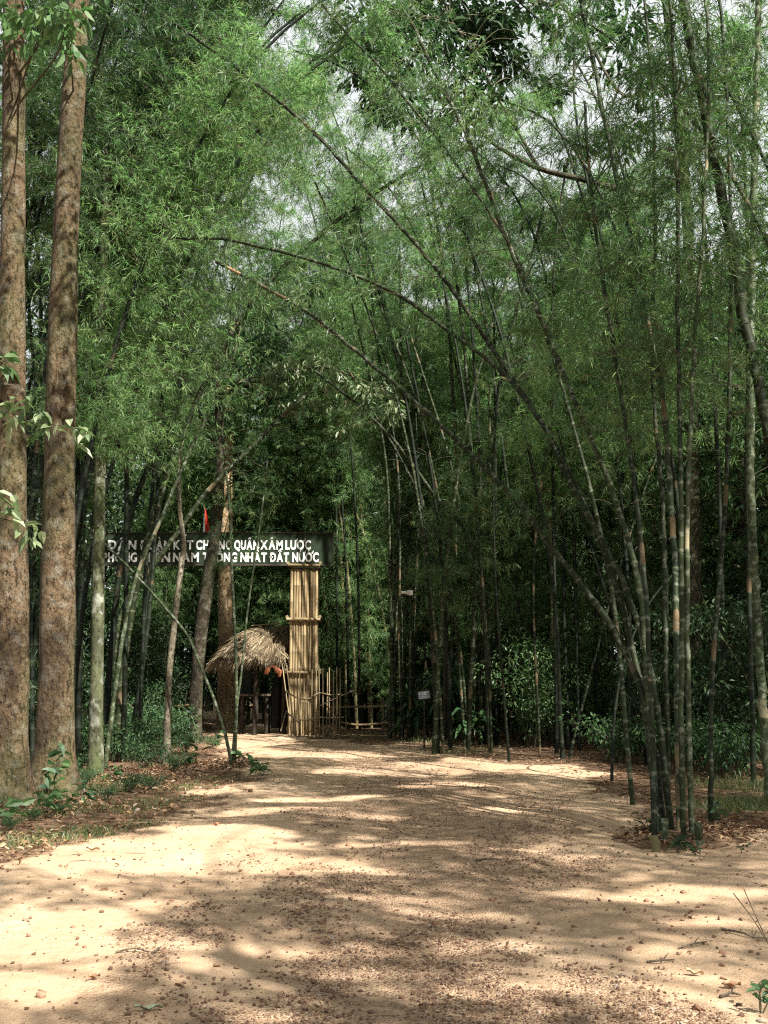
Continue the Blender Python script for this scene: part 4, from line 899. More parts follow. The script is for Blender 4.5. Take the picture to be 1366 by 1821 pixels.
crown_from(mbw, mbl, src, [at(u + g.normal() * 9, v + g.normal() * 8, Y5 + g.uniform(-.9, .9)) for u, v in ((300, 640), (320, 610), (350, 590), (370, 620), (400, 590), (430, 570), (385, 655), (420, 640), (340, 650), (455, 640), (440, 690), (410, 700), (355, 690), (320, 680), (470, 610), (445, 600), (390, 570), (365, 560), (425, 730), (280, 600))], .42, 40, .17, g, .014, .5, .5)
part('crown', mbl, M['shrub_leaf'], t5); mbl = MB()
crown_from(mbw, mbl, src, [at(u + g.normal() * 6, v + g.normal() * 6, Y5 - .9 + g.uniform(-.4, .4)) for u, v in ((480, 660), (505, 640), (530, 655), (555, 640), (580, 645), (600, 670), (570, 690), (610, 700), (640, 690), (660, 730), (690, 735), (590, 725), (545, 700), (520, 720), (620, 745), (610, 760), (655, 700), (700, 710), (490, 690), (680, 680))], .30, 34, .24, g, .012, .9, .42)
part('foliage', mbl, M['pale_leaf'], t5); part('twig', mbw, M['twig'], t5)
# tan trunk behind the banner
t6, P6, W6 = trunk('straight tan trunk behind the banner and hut', 'tree', [(404, 1262), (402, 1150), (401, 1000), (402, 880), (404, 780), (405, 690)], 32.5, [34, 28, 27, 25, 22, 17], 'bark_tan', .04, .2, 22, 0, 31)
mbw, mbl = MB(), MB(); crown_from(mbw, mbl, P6[-20:], [P6[-1] + g.normal(size=3) * [2.4, 2.4, 2.0] for _ in range(46)], .9, 60, .24, g, .03); part('limb', mbw, M['bark_dark'], t6); part('crown', mbl, M['dark_leaf'], t6)
# dark big leaved tree high in the middle
Y7 = 21.0
t7, P7, W7 = trunk('dark big leaved tree whose limb and crown show high in the middle against sky', 'tree', [(1240, 1390), (1236, 1200), (1232, 900), (1228, 600), (1222, 380), (1200, 150), (1170, -100)], Y7, [34, 26, 25, 23, 20, 15, 10], 'bark_dark', .04, .3, 20, 0, 41)
LB = [MB(), MB(), MB()]; B7 = [limb(LB[0], [P7[-18], at(1150, 345, Y7), at(1040, 320, Y7), at(960, 300, Y7), at(900, 270, Y7), at(865, 245, Y7), at(800, 180, Y7)], .085, .025, 9), limb(LB[1], [at(960, 300, Y7), at(900, 200, Y7 - .3), at(850, 110, Y7 - .5), at(800, 30, Y7 - .5)], .035, .015), limb(LB[2], [P7[-10], at(1110, 170, Y7), at(1040, 60, Y7 + .2), at(1000, 10, Y7)], .045, .02)]
for q in LB: part('limb', q, M['bark_dark'], t7)
mbw, mbl = MB(), MB()
tg = [(660, 30), (700, 60), (740, 110), (690, 170), (650, 130), (720, 190), (780, 60), (820, 20), (840, 90), (800, 150), (860, 150), (900, 110), (930, 60), (960, 130), (900, 180), (880, 30), (950, 10), (1000, 60), (1040, 20), (990, 160), (960, 210), (880, 230), (830, 210), (780, 200), (1010, 230), (1060, 140), (1100, 90), (1080, 220), (930, 260), (990, 310), (940, 320), (860, 260), (1020, 290), (760, 20), (640, 60), (870, 80), (915, 20), (1050, 70), (1130, 30), (990, 20), (845, 40), (1150, 150), (740, -40), (840, -50), (930, -60), (1030, -50), (1120, -60), (870, 190), (925, 150)]
crown_from(mbw, mbl, np.vstack(B7 + [P7[-14:]]), [at(u, v, Y7 + g.uniform(-1.0, 1.4)) for u, v in tg + [(a_ + g.normal() * 22, b_ + g.normal() * 22) for a_, b_ in tg]], .66, 95, .28, g, .016, .55, .40, keep=lambda P: ~lit(P, (0,)) & (~lit(P, (2,)) | (g.random(len(P)) < .65)))
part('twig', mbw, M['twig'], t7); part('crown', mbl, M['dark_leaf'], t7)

# generic dark forest trees behind everything: three kinds, copied
def forest_tree(H, cr, g, m, L, nt_=60, nl=70):
    t = thing('forest_tree', 'x', 'tree'); P = spline([(0, 0, -.1), (.1, .05, H * .35), (-.1, .1, H * .65), (.15, 0, H * .95)], 6)
    mb = MB(); tube(mb, P, np.linspace(.2, .05, len(P)), 10, lump=.05, seed=int(H * 10)); part('trunk', mb, M['bark_dark'], t); mbw, mbl = MB(), MB(); T = []
    for i in range(nt_):
        z = H * (1 - .82 * g.random() ** 1.15); r = cr * math.sin(math.pi * min(1, .22 + .72 * (1 - (z / H - .18) / .82))) * g.random() ** .5; a = g.random() * 6.28; T.append((r * math.cos(a), r * math.sin(a), z))
    crown_from(mbw, mbl, P, T, .95, nl, L, g, .035, .45, .42); part('limb', mbw, M['bark_dark'], t); part('crown', mbl, M[m], t); return t
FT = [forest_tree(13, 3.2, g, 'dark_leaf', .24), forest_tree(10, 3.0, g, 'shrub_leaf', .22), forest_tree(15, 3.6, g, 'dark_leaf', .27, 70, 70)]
spots = [(-13, 24, 0, 'x'), (-9.5, 30, 2, 'x'), (-15, 36, 1, 'x'), (-8, 40, 0, 'x'), (-11.5, 20.5, 1, 'x'), (-5.5, 47, 2, 'x'), (-1.5, 44, 0, 'x'), (3, 46, 1, 'x'), (7, 43, 2, 'x'), (11, 38, 0, 'x'), (14, 31, 2, 'x'), (12, 25, 0, 'x'), (9.8, 33, 1, 'x'), (15, 20, 1, 'x'), (12.5, 21.5, 2, 'x'), (12.5, 18.5, 0, 'x'), (-19, 30, 2, 'x'), (18, 40, 0, 'x'), (-12, 46, 2, 'x'), (15.5, 15, 2, 'x')]
spots += [(9.8, 20.0, 1, 0), (8.8, 26, 0, 0), (9.0, 22.8, 1, 0), (9.4, 30, 2, 0), (8.2, 31.5, 2, 0), (7.6, 36, 0, 0), (10.2, 26.5, 2, 0), (-16, 41, 0, 0), (-4, 50, 1, 0), (0, 50, 0, 0), (5, 50, 2, 0), (9, 47, 1, 0), (-8.5, 50, 0, 0), (13, 44, 2, 0), (-2.8, 47.5, 1, 0), (8.5, 23.5, 1, 0), (8.2, 28, 2, 0), (-9, 35.5, 1, 0)]
for i, (x, y, k, _) in enumerate(spots):
    lab, grp = ('dark broadleaf tree in the shaded forest behind the right bamboo', 'forest trees behind the right bamboo') if x > 2 else ('dark broadleaf tree in the forest behind the left trunks and banner', 'forest trees on the left')
    first = not FT[k].get('used', 0)
    if first: o = FT[k]; o['used'] = 1; o.location = (x, y, float(gz(x, y))); o.rotation_euler = (0, 0, g.random() * 6)
    else: o = dup(FT[k], (x, y, float(gz(x, y))), (0, 0, g.random() * 6), g.uniform(.85, 1.15))
    o['label'] = lab; o['group'] = grp
for f_ in FT: del f_['used']
for o in list(COL.objects):
    if 'used' in o: del o['used']
# far wood as one mass
mb = MB(); n = 1500; ang = rng.uniform(-.62, .62, n); d = rng.uniform(52, 80, n); C = np.stack([np.sin(ang) * d, np.cos(ang) * d, 17 * rng.random(n) ** 1.3], 1)
for c in C: cluster(mb, c, 2.0, 46, .55, rng, droop=.4)
tag(link('far_wood', mb.mesh('far_wood', M['shrub_leaf'])), 'far green wood closing the view behind the bamboo', 'wood', kind='stuff')

# unseen trees added to shade the path, crowns cut around the sun patches
def added_shade_tree(base, label, H, reach, ncl, seed, grp=None):
    g = np.random.default_rng(seed); base = np.array(base, float); base[2] = gz(base[0], base[1]); t = thing('added_shade_tree', label, 'tree', tuple(base), grp)
    P = spline([base - [0, 0, .1], base + [.1, .1, H * .3], base + [reach[0] * .08, reach[1] * .08, H * .6], base + [reach[0] * .3, reach[1] * .3, H * .85]], 6); mb = MB(); tube(mb, P, np.linspace(.28, .1, len(P)), 12, lump=.05, seed=seed); part('trunk', mb, M['bark_pale'], t)
    mbw, mbl = MB(), MB(); lp = []
    for k in range(7):
        a = k / 7 * 6.28 + g.random(); e = base + np.array([reach[0] * .6 + math.cos(a) * reach[2] * .7, reach[1] * .6 + math.sin(a) * reach[2] * .7, H * g.uniform(.9, 1.05)])
        lp.append(limb(mbw, [P[-1 - k % 4], (P[-1] + e) / 2 + [0, 0, .6], e], .028, .012, 7))
    src = np.vstack(lp + [P[-6:]]); T = []
    for k in range(ncl):
        r = reach[2] * g.random() ** .5; a = g.random() * 6.28; T.append(base + np.array([reach[0] * .6 + r * math.cos(a), reach[1] * .6 + r * math.sin(a), H * (.82 + .25 * g.random())]))
    T = np.array(T); T = T[~lit(T) | (g.random(len(T)) < .12)]
    # stay above the picture
    u, v, yc = project(T); T = T[(yc < .5) | (v < -140) | (u < -300) | (u > 1366 + 300)]
    crown_from(mbw, mbl, src, T, .72, 54, .15, g, .007, .35, .5, keep=shade_keep)
    part('limb', mbw, M['bark_pale'], t); part('crown', mbl, M['shrub_leaf'], t); return t
added_shade_tree((6.5, -1.5, 0), 'added unseen shade tree behind the camera on the right, arching over the path', 12.0, (-3, 2, 5.8), 520, 1)
added_shade_tree((11, 6.5, 0), 'added unseen shade tree right of the view over the bamboo clump', 13.5, (-2, 1, 5.6), 420, 2)
added_shade_tree((1.5, -5.5, 0), 'added unseen shade tree behind the camera over the path', 11.0, (1, 2, 5.2), 420, 3)
added_shade_tree((14.0, 13.5, 0), 'tall added shade tree outside the view beside the right bamboo wall', 15.0, (-1.0, 1, 5.4), 330, 4)

added_shade_tree((-8.5, 3.0, 0), 'added unseen shade tree left of the camera reaching over the two big trunks', 12.5, (9.0, 8.0, 4.2), 260, 5)
added_shade_tree((13.5, 0.5, 0), 'added unseen shade tree far right of the camera shading the bamboo clump', 13.0, (-5.5, 2.5, 4.6), 330, 6)

# ------------------------------------------------------------------ shrubs and small plants
def shrub(H, Rr, g, m, L, nst=14, nl=46, ratio=.42):
    t = thing('shrub', 'x', 'shrub'); mbw, mbl = MB(), MB()
    for k in range(nst):
        a = g.random() * 6.28; r = Rr * g.random() ** .6; z = H * g.uniform(.35, 1.0); e = np.array([r * math.cos(a), r * math.sin(a), z])
        P = limb(mbw, [(0.05 * math.cos(a), .05 * math.sin(a), -.05), (e[0] * .35, e[1] * .35, z * .55), e], .012, .004, 5, 0)
        for q in (.45, .7, 1.0):
            c = P[int(q * (len(P) - 1))]; cluster(mbl, c + g.normal(size=3) * .06, Rr * .34, int(nl * q), L, g, droop=.35, ratio=ratio)
    part('stem', mbw, M['twig'], t); part('foliage', mbl, M[m], t); return t
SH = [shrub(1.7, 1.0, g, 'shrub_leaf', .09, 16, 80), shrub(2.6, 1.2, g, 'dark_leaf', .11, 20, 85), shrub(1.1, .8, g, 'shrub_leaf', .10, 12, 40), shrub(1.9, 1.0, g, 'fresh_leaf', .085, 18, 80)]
for s_ in SH: s_['used'] = 0
def put_shrub(k, p, sc, label, group=None):
    o = SH[k]
    if not o['used']: o['used'] = 1; o.location = tuple(p); o.rotation_euler = (0, 0, g.random() * 6); o.scale = (sc,) * 3
    else: o = dup(SH[k], tuple(p), (0, 0, g.random() * 6), sc)
    o['label'] = label
    if group: o['group'] = group
    elif 'group' in o: del o['group']
    return o
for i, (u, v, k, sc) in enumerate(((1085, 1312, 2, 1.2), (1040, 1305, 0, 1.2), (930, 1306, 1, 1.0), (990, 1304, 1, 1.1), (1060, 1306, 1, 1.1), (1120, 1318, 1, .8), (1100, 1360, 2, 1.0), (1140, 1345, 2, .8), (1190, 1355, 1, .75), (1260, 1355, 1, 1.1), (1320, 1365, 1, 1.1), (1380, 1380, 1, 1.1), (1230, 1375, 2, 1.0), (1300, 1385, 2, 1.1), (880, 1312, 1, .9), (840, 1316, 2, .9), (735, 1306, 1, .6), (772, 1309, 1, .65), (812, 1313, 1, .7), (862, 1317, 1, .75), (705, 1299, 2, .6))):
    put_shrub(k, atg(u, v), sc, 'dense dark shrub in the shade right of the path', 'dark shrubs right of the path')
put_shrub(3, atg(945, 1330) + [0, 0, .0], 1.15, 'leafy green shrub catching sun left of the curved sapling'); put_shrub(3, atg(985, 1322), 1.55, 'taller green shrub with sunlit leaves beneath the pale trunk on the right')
for (x, y, k, sc) in ((-9, 21, 1, 1.3), (-8, 25, 0, 1.4), (-6.6, 30, 1, 1.2), (-7.4, 33.5, 3, 1.2), (-9.5, 28, 1, 1.2), (-5.2, 36, 1, 1.3), (-3.4, 38, 0, 1.4), (-11, 24, 1, 1.3), (-6, 26, 0, .8), (-7.0, 19.0, 0, .9), (-8.2, 17.5, 1, 1.0), (-2.2, 38, 1, 1.3), (-.6, 37.5, 1, 1.3), (-6.3, 22.5, 2, .9), (-7.6, 29, 1, 1.3), (-5.6, 39, 1, 1.4), (-4.5, 41, 1, 1.5), (-8.6, 38, 1, 1.5), (.8, 39, 1, 1.5), (2.4, 38, 1, 1.4), (3.8, 36, 1, 1.3), (4.6, 33.5, 1, 1.2), (-10, 33, 1, 1.5), (-12, 29, 1, 1.5), (1.6, 41.5, 1, 1.5), (-1.4, 41.5, 1, 1.5), (5.4, 39.5, 1, 1.5)):
    put_shrub(k, (x, y, float(gz(x, y))), sc, 'leafy dark shrub in the undergrowth behind the left trunks', 'dark shrubs behind the left trunks')
for i, (u, v, sc) in enumerate(((235, 1345, 1.0), (275, 1330, 1.05), (205, 1355, .85), (255, 1370, .6), (300, 1325, .9), (330, 1340, .55), (150, 1350, .9), (240, 1318, 1.2), (320, 1312, .8), (380, 1330, .35), (135, 1375, .4), (310, 1375, .35), (150, 1400, .3), (190, 1420, .25), (230, 1405, .3), (270, 1400, .28), (60, 1462, .16), (20, 1478, .16), (110, 1450, .16), (290, 1350, .5), (180, 1345, .6), (160, 1330, .7), (265, 1310, .8), (225, 1320, .8))):
    put_shrub(2, atg(u, v), sc, 'low leafy bush on the left bank around the thin trunks', 'low bushes on the left bank')
for s_ in SH: pass
for o in list(COL.objects):
    if 'used' in o: del o['used']

def seedling(label, u, v, h, n, L, m='fresh_leaf', spread=.5, group=None, ratio=.45, seed=0):
    g = np.random.default_rng(int(u * 7 + v)); p = atg(u, v); k = p[1] / F; H = h * k; Lw = L * k
    t = thing('seedling', label, 'plant', tuple(p), group); mbw, mbl = MB(), MB()
    for s in range(max(1, n // 6)):
        e = p + np.array([g.normal() * H * spread, g.normal() * H * spread, H * g.uniform(.6, 1.05)]); P = limb(mbw, [p - [0, 0, .02], (p + e) / 2 + [g.normal() * .02, 0, .02], e], .004, .002, 5, 0)
        for j in range(6):
            c = P[int((.35 + .65 * j / 5) * (len(P) - 1))]; D = g.normal(size=(1, 3)); D[:, 2] = D[:, 2] * .4 + .1
            leaves_broad(mbl, c[None], D, np.array([Lw * g.uniform(.7, 1.1)]), np.array([Lw * ratio]), g)
    part('stem', mbw, M['twig'], t); part('foliage', mbl, M[m], t)
seedling('bright seedling at the lower left edge before the first big trunk', 12, 1468, 60, 14, 30); seedling('leafy seedling with pale leaves at the foot between the two big trunks', 75, 1455, 45, 22, 24)
seedling('pale leaved seedling at the foot of the second big trunk', 120, 1435, 38, 20, 22); seedling('small dark bushy seedling against the second big trunk', 88, 1430, 95, 22, 30, 'shrub_leaf', .2)
seedling('small upright fern like seedling on the open bank', 122, 1490, 30, 6, 15, 'shrub_leaf', .1, ratio=.25); seedling('bright drooping seedling on the bank by the second trunk', 150, 1430, 42, 12, 26, 'shrub_leaf', .5, ratio=.3)
seedling('low green seedling at the foot of the lichen trunk', 185, 1392, 30, 14, 22, 'shrub_leaf'); seedling('sunlit green sprig on the sand right of the leaning canes', 440, 1362, 22, 10, 26, 'fresh_leaf', .7); seedling('broad leaved green sprig at the path edge below the gate', 470, 1380, 30, 12, 26, 'fresh_leaf', .5)
seedling('thin leaved seedling at the foot of the leaning dark trunk', 372, 1345, 45, 16, 20, 'shrub_leaf'); seedling('small seedling on leaf litter by the kinked stem', 325, 1375, 35, 14, 18, 'shrub_leaf'); seedling('pale sunlit seedling left of the leaning trunk', 340, 1300, 45, 16, 22, 'fresh_leaf', .5)
seedling('dark green seedling at the lower right corner of the path', 1352, 1795, 62, 22, 20, 'shrub_leaf', .35); seedling('dark tufted plant at the left foot of the bamboo clump', 1150, 1487, 42, 20, 24, 'dark_leaf', .5, ratio=.2)
seedling('dark tufted plant in front of the bamboo clump', 1205, 1515, 40, 26, 24, 'dark_leaf', .5, ratio=.22); seedling('tiny dark weed on the sand right of the bamboo clump', 1320, 1520, 18, 8, 12, 'dark_leaf', .5); seedling('small plant behind the bamboo clump foot', 1275, 1470, 40, 14, 20, 'dark_leaf', .5)
seedling('dark weedy plant under the clump at its right', 1235, 1520, 22, 12, 14, 'dark_leaf', .6)
# bent dry grass stalks at the right corner
mb = MB(); p = atg(1372, 1690); tube(mb, spline([p, p + [-.09, .02, .16], p + [-.19, .04, .30]], 5), .003, 4); tube(mb, spline([p + [0, .01, 0], p + [-.07, .02, .17], p + [-.14, .0, .33]], 5), .003, 4)
o = link('grass_stalk', mb.mesh('grass_stalk', M['dead_wood'])); tag(o, 'two thin bent dry stalks at the right edge of the sand', 'stalk')
# strap leaved plants at the right of the fence
def strap(label, u, v, h, n, seed):
    g = np.random.default_rng(seed); p = atg(u, v); H = h / F * p[1]; t = thing('strap_leaf_plant', label, 'plant', tuple(p)); mbs, mbl = MB(), MB()
    for s in range(5):
        a = g.random() * 6.28; hh = H * g.uniform(.4, .85); top = p + np.array([math.cos(a) * .25, math.sin(a) * .2, hh]); P = limb(mbs, [p, (p + top) / 2 + [0, 0, .05], top], .02, .014, 6, 0)
        for k in range(n):
            c = P[int(g.uniform(.45, 1) * (len(P) - 1))]; az = g.random() * 6.28; el = g.uniform(.1, 1.2); L = .75 * g.uniform(.6, 1.15); d = np.array([math.cos(az) * math.cos(el), math.sin(az) * math.cos(el), math.sin(el)]); sd = nrm(np.cross(d, [0, 0, 1.])); V = []
            for i in range(7):
                q = i / 6; c_ = c + d * L * q - np.array([0, 0, 1.]) * L * .75 * q * q; w_ = .062 * math.sin(math.pi * min(1, q * .9 + .08)) ** .7
                V += [c_ + sd * w_ + [0, 0, w_ * .35], c_, c_ - sd * w_ + [0, 0, w_ * .35]]
            i_ = np.arange(6)[:, None] * 3; j_ = np.arange(2)[None]; mbl.add(np.array(V), np.stack([i_ + j_, i_ + j_ + 1, i_ + 4 + j_, i_ + 3 + j_], -1).reshape(-1, 4), 0, g.random())
    part('stem', mbs, M['twig'], t); part('foliage', mbl, M['shrub_leaf'], t)
strap('tall plant with long arching strap leaves beside the notice board', 790, 1318, 175, 20, 5); strap('dark strap leaved plant left of the notice board', 730, 1316, 120, 16, 6); strap('small strap leaved plant right of the notice board', 842, 1326, 80, 8, 7)

# ------------------------------------------------------------------ the bamboos one can follow by eye
hero('long bamboo arching low over the path, lowest of the three right hand arches', [(1182, 1488), (1150, 1260), (1105, 1147), (1065, 1080), (981, 973), (914, 885), (830, 800), (740, 715), (640, 630), (545, 553), (460, 505), (385, 465)], 4.0, 14, 6, .30, 2, .9, 'culm', .135, sheath=(.78, .95))
hero('bamboo curving over to the left in the middle, second arch above the path', [(1196, 1492), (1165, 1240), (1120, 1060), (1075, 970), (1010, 850), (960, 745), (890, 660), (800, 590), (700, 520), (580, 470), (480, 443), (390, 425), (300, 425)], 4.5, 13, 5, .28, 2, 1.0, 'culm', .135)
hero('bamboo leaning from the right clump to the top left, highest long arch', [(1176, 1484), (1135, 1200), (1075, 980), (990, 800), (890, 640), (830, 553), (779, 482), (715, 406), (646, 330), (570, 247), (500, 184), (400, 105), (300, 35), (220, -30)], 5.5, 13, 5.5, .42, 5, 1.3, 'culm', .135)
hero('steep bamboo rising left from the clump with loose tan sheaths', [(1168, 1494), (1148, 1150), (1128, 1000), (1090, 880), (1046, 768), (982, 615), (944, 526), (906, 437), (874, 355), (830, 241), (788, 158), (720, 20), (650, -80)], 5.0, 14, 6, .45, 6, 1.4, 'culm', .135, sheath=(.62, .66))
hero('thin bamboo crossing behind the steep one near the top middle', [(1125, 1420), (1080, 1000), (985, 640), (930, 480), (880, 393), (842, 336), (779, 247), (722, 178), (671, 114), (614, 57), (560, -10)], 3.0, 9, 4.5, .4, 6, 1.4, 'culm', .135, Y0=13.0)
hero('tall bamboo with orange tan upper stem right of the middle', [(1208, 1494), (1205, 1250), (1200, 1000), (1188, 820), (1172, 660), (1150, 560), (1128, 450), (1108, 370), (1085, 262), (1060, 130), (1034, 10), (1010, -120)], 2.5, 12.5, 8, .38, 6, 1.35, 'culm_tan', .16)
hero('thick dark bamboo slanting across the top right corner', [(1432, 1480), (1400, 1000), (1372, 800), (1345, 660), (1320, 550), (1300, 420), (1270, 280), (1245, 150), (1212, 0), (1180, -140)], 1.0, 24, 17, .40, 3, 1.2, 'culm', .19)
hero('pale lichen spotted bamboo standing upright near the right edge', [(1368, 1420), (1356, 1250), (1345, 1080), (1337, 900), (1335, 700), (1338, 450), (1344, 200), (1350, -20), (1355, -150)], 1.0, 16, 12, .42, 3, 1.1, 'culm_pale', .18)
hero('bamboo of the right clump with tan sheath patches, standing leftmost', [(1164, 1500), (1160, 1300), (1152, 1120), (1140, 960), (1120, 800), (1095, 640), (1070, 480), (1050, 330), (1040, 180)], 1.8, 10.5, 5.5, .4, 6, 1.4, 'culm_tan', .135)
hero('dark straight bamboo in the middle of the right clump', [(1216, 1498), (1212, 1300), (1212, 1050), (1210, 800), (1205, 550), (1205, 300), (1195, 50), (1180, -100)], 1.2, 10.5, 6, .4, 6, 1.4, 'culm', .135)
hero('rightmost bamboo of the right clump with whitish patches', [(1231, 1496), (1226, 1300), (1222, 1080), (1224, 850), (1235, 620), (1250, 420), (1258, 250), (1260, 80), (1250, -60)], 1.0, 10.5, 6, .45, 3, 1.0, 'culm_pale', .135)
hero('dark bamboo at the back of the right clump', [(1190, 1478), (1185, 1200), (1178, 900), (1160, 650), (1165, 400), (1160, 150), (1140, -60)], 2.0, 9.5, 5.5, .4, 6, 1.4, 'culm', .135)
hero('bamboo with tan bands standing alone just right of the clump', [(1264, 1468), (1264, 1300), (1270, 1150), (1282, 1000), (1292, 850), (1298, 650), (1300, 450), (1296, 250), (1285, 60), (1270, -80)], 1.0, 9.5, 6, .4, 4, 1.1, 'culm_tan', .135)
hero('thin curved sapling cane between clump and shrubs', [(1088, 1390), (1090, 1310), (1097, 1240), (1112, 1170), (1150, 1080), (1215, 1000)], .5, 6, 3, .55, 2, .5, 'culm_dark', .13)
hero('bamboo leaning to the upper right in the middle distance, crossing the arches', [(440, 560), (480, 500), (545, 440), (620, 376), (709, 317), (785, 279), (860, 250), (930, 240)], -2.0, 12, 6, .3, 4, 1.25, 'culm', .135, Y0=21.0) if False else None
hero('bamboo rising from the left side and leaning right over the path', [(205, 1300), (225, 1150), (262, 960), (330, 760), (400, 610), (480, 500), (545, 440), (620, 376), (709, 317), (785, 279), (860, 258)], 1.0, 13, 6, .35, 4, 1.25, 'culm', .135, Y0=20.0)
hero('short slanting bamboo below the second arch in the middle', [(872, 1318), (868, 1180), (850, 1020), (820, 935), (773, 881), (753, 853), (712, 797), (672, 753), (612, 700), (560, 660)], .5, 9, 5, .45, 4, 1.25, 'culm', .135, Y0=22.0)
hero('thin dark cane reaching up right across the steep bamboos', [(905, 1318), (880, 1000), (885, 700), (937, 495), (990, 420), (1058, 323), (1108, 273), (1160, 225), (1235, 165)], -3, 5, 3, .7, 2, .6, 'culm_dark', .14, Y0=20)
hero('straight bamboo rising through the middle of the path edge thicket', [(838, 1326), (845, 1150), (842, 900), (832, 700), (820, 560), (800, 430), (770, 300), (730, 170)], 1.0, 8, 5, .4, 4, 1.25, 'culm', .135)
hero('straight bamboo left of it in the middle thicket', [(800, 1322), (806, 1100), (812, 850), (805, 690), (796, 560), (780, 420), (755, 260)], 1.0, 8, 5, .4, 4, 1.25, 'culm', .135)
# the dark stems at the left
DL = 'dark bamboo stem standing behind the lichen trunk on the left'
for pts, w0_, Yx in (([(140, 1310), (145, 1000), (150, 803), (161, 714), (175, 609), (181, 533), (195, 380), (222, 240), (250, 130), (270, 0)], 13, 19), ([(168, 1300), (178, 950), (194, 655), (204, 520), (222, 350), (242, 230), (262, 140), (285, 20)], 10, 20.5),
    ([(222, 1290), (224, 1100), (225, 938), (226, 796), (231, 665), (237, 520), (245, 360), (262, 200), (290, 60)], 10, 19.5), ([(185, 1300), (205, 1080), (217, 987), (244, 879), (273, 816), (306, 747), (329, 632), (346, 516), (372, 400), (410, 280), (440, 150)], 13, 20),
    ([(250, 1285), (258, 1050), (268, 900), (280, 780), (295, 640), (318, 500), (345, 380), (365, 250), (370, 100)], 8, 21), ([(60, 1330), (58, 1000), (60, 800), (72, 640), (70, 500), (62, 350), (60, 180), (75, 20)], 10, 18),
    ([(82, 1320), (76, 900), (66, 700), (52, 560), (48, 400), (56, 200), (80, 40)], 9, 19), ([(232, 1300), (262, 1120), (275, 960), (282, 840), (290, 700), (310, 560), (330, 430), (350, 300)], 9, 22), ([(120, 1320), (130, 1100), (150, 930), (138, 800), (140, 600), (150, 400), (160, 200), (190, 20)], 9, 21.5)):
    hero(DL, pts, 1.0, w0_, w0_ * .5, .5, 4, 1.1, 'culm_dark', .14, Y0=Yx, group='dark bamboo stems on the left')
hero('yellow green cane leaning right toward the crown of the curved trunk', [(190, 1290), (214, 1160), (236, 1050), (262, 975), (286, 925), (310, 866), (332, 815), (352, 770), (372, 738)], .3, 9, 6, .9, 2, .5, 'culm_pale', .13, Y0=18.5)
hero('thin dark cane leaning left from the sand to behind the lichen trunk', [(412, 1366), (402, 1310), (382, 1248), (355, 1180), (330, 1125), (262, 1045), (205, 985), (150, 930), (110, 885)], 1.0, 6.2, 4, .8, 2, .5, 'culm_pale', .13)
hero('slender upright green cane growing at the path edge before the hut', [(417, 1364), (420, 1270), (420, 1180), (416, 1080), (412, 1000), (408, 900), (403, 840)], .3, 6.5, 4, .6, 2, .45, 'culm_pale', .12)
hero('slender pale cane leaning right across the banner', [(412, 1364), (420, 1270), (430, 1190), (440, 1090), (452, 1005), (462, 935), (468, 890), (476, 820)], .3, 4.5, 3, .6, 2, .45, 'culm_pale', .12)
hero('green bamboo slanting up right behind the curved trunk', [(180, 1270), (212, 1110), (245, 1040), (282, 993), (325, 935), (365, 878), (412, 829), (440, 803), (500, 742), (560, 690)], 1.0, 12, 8, .7, 4, 1.25, 'culm', .135, Y0=23)
hero('pale tan trunk like cane among shrubs on the right', [(982, 1312), (984, 1100), (985, 1040), (980, 950), (970, 850), (975, 700), (960, 560)], .6, 11, 7, .6, 5, 1.3, 'culm_straw', .16, Y0=26)
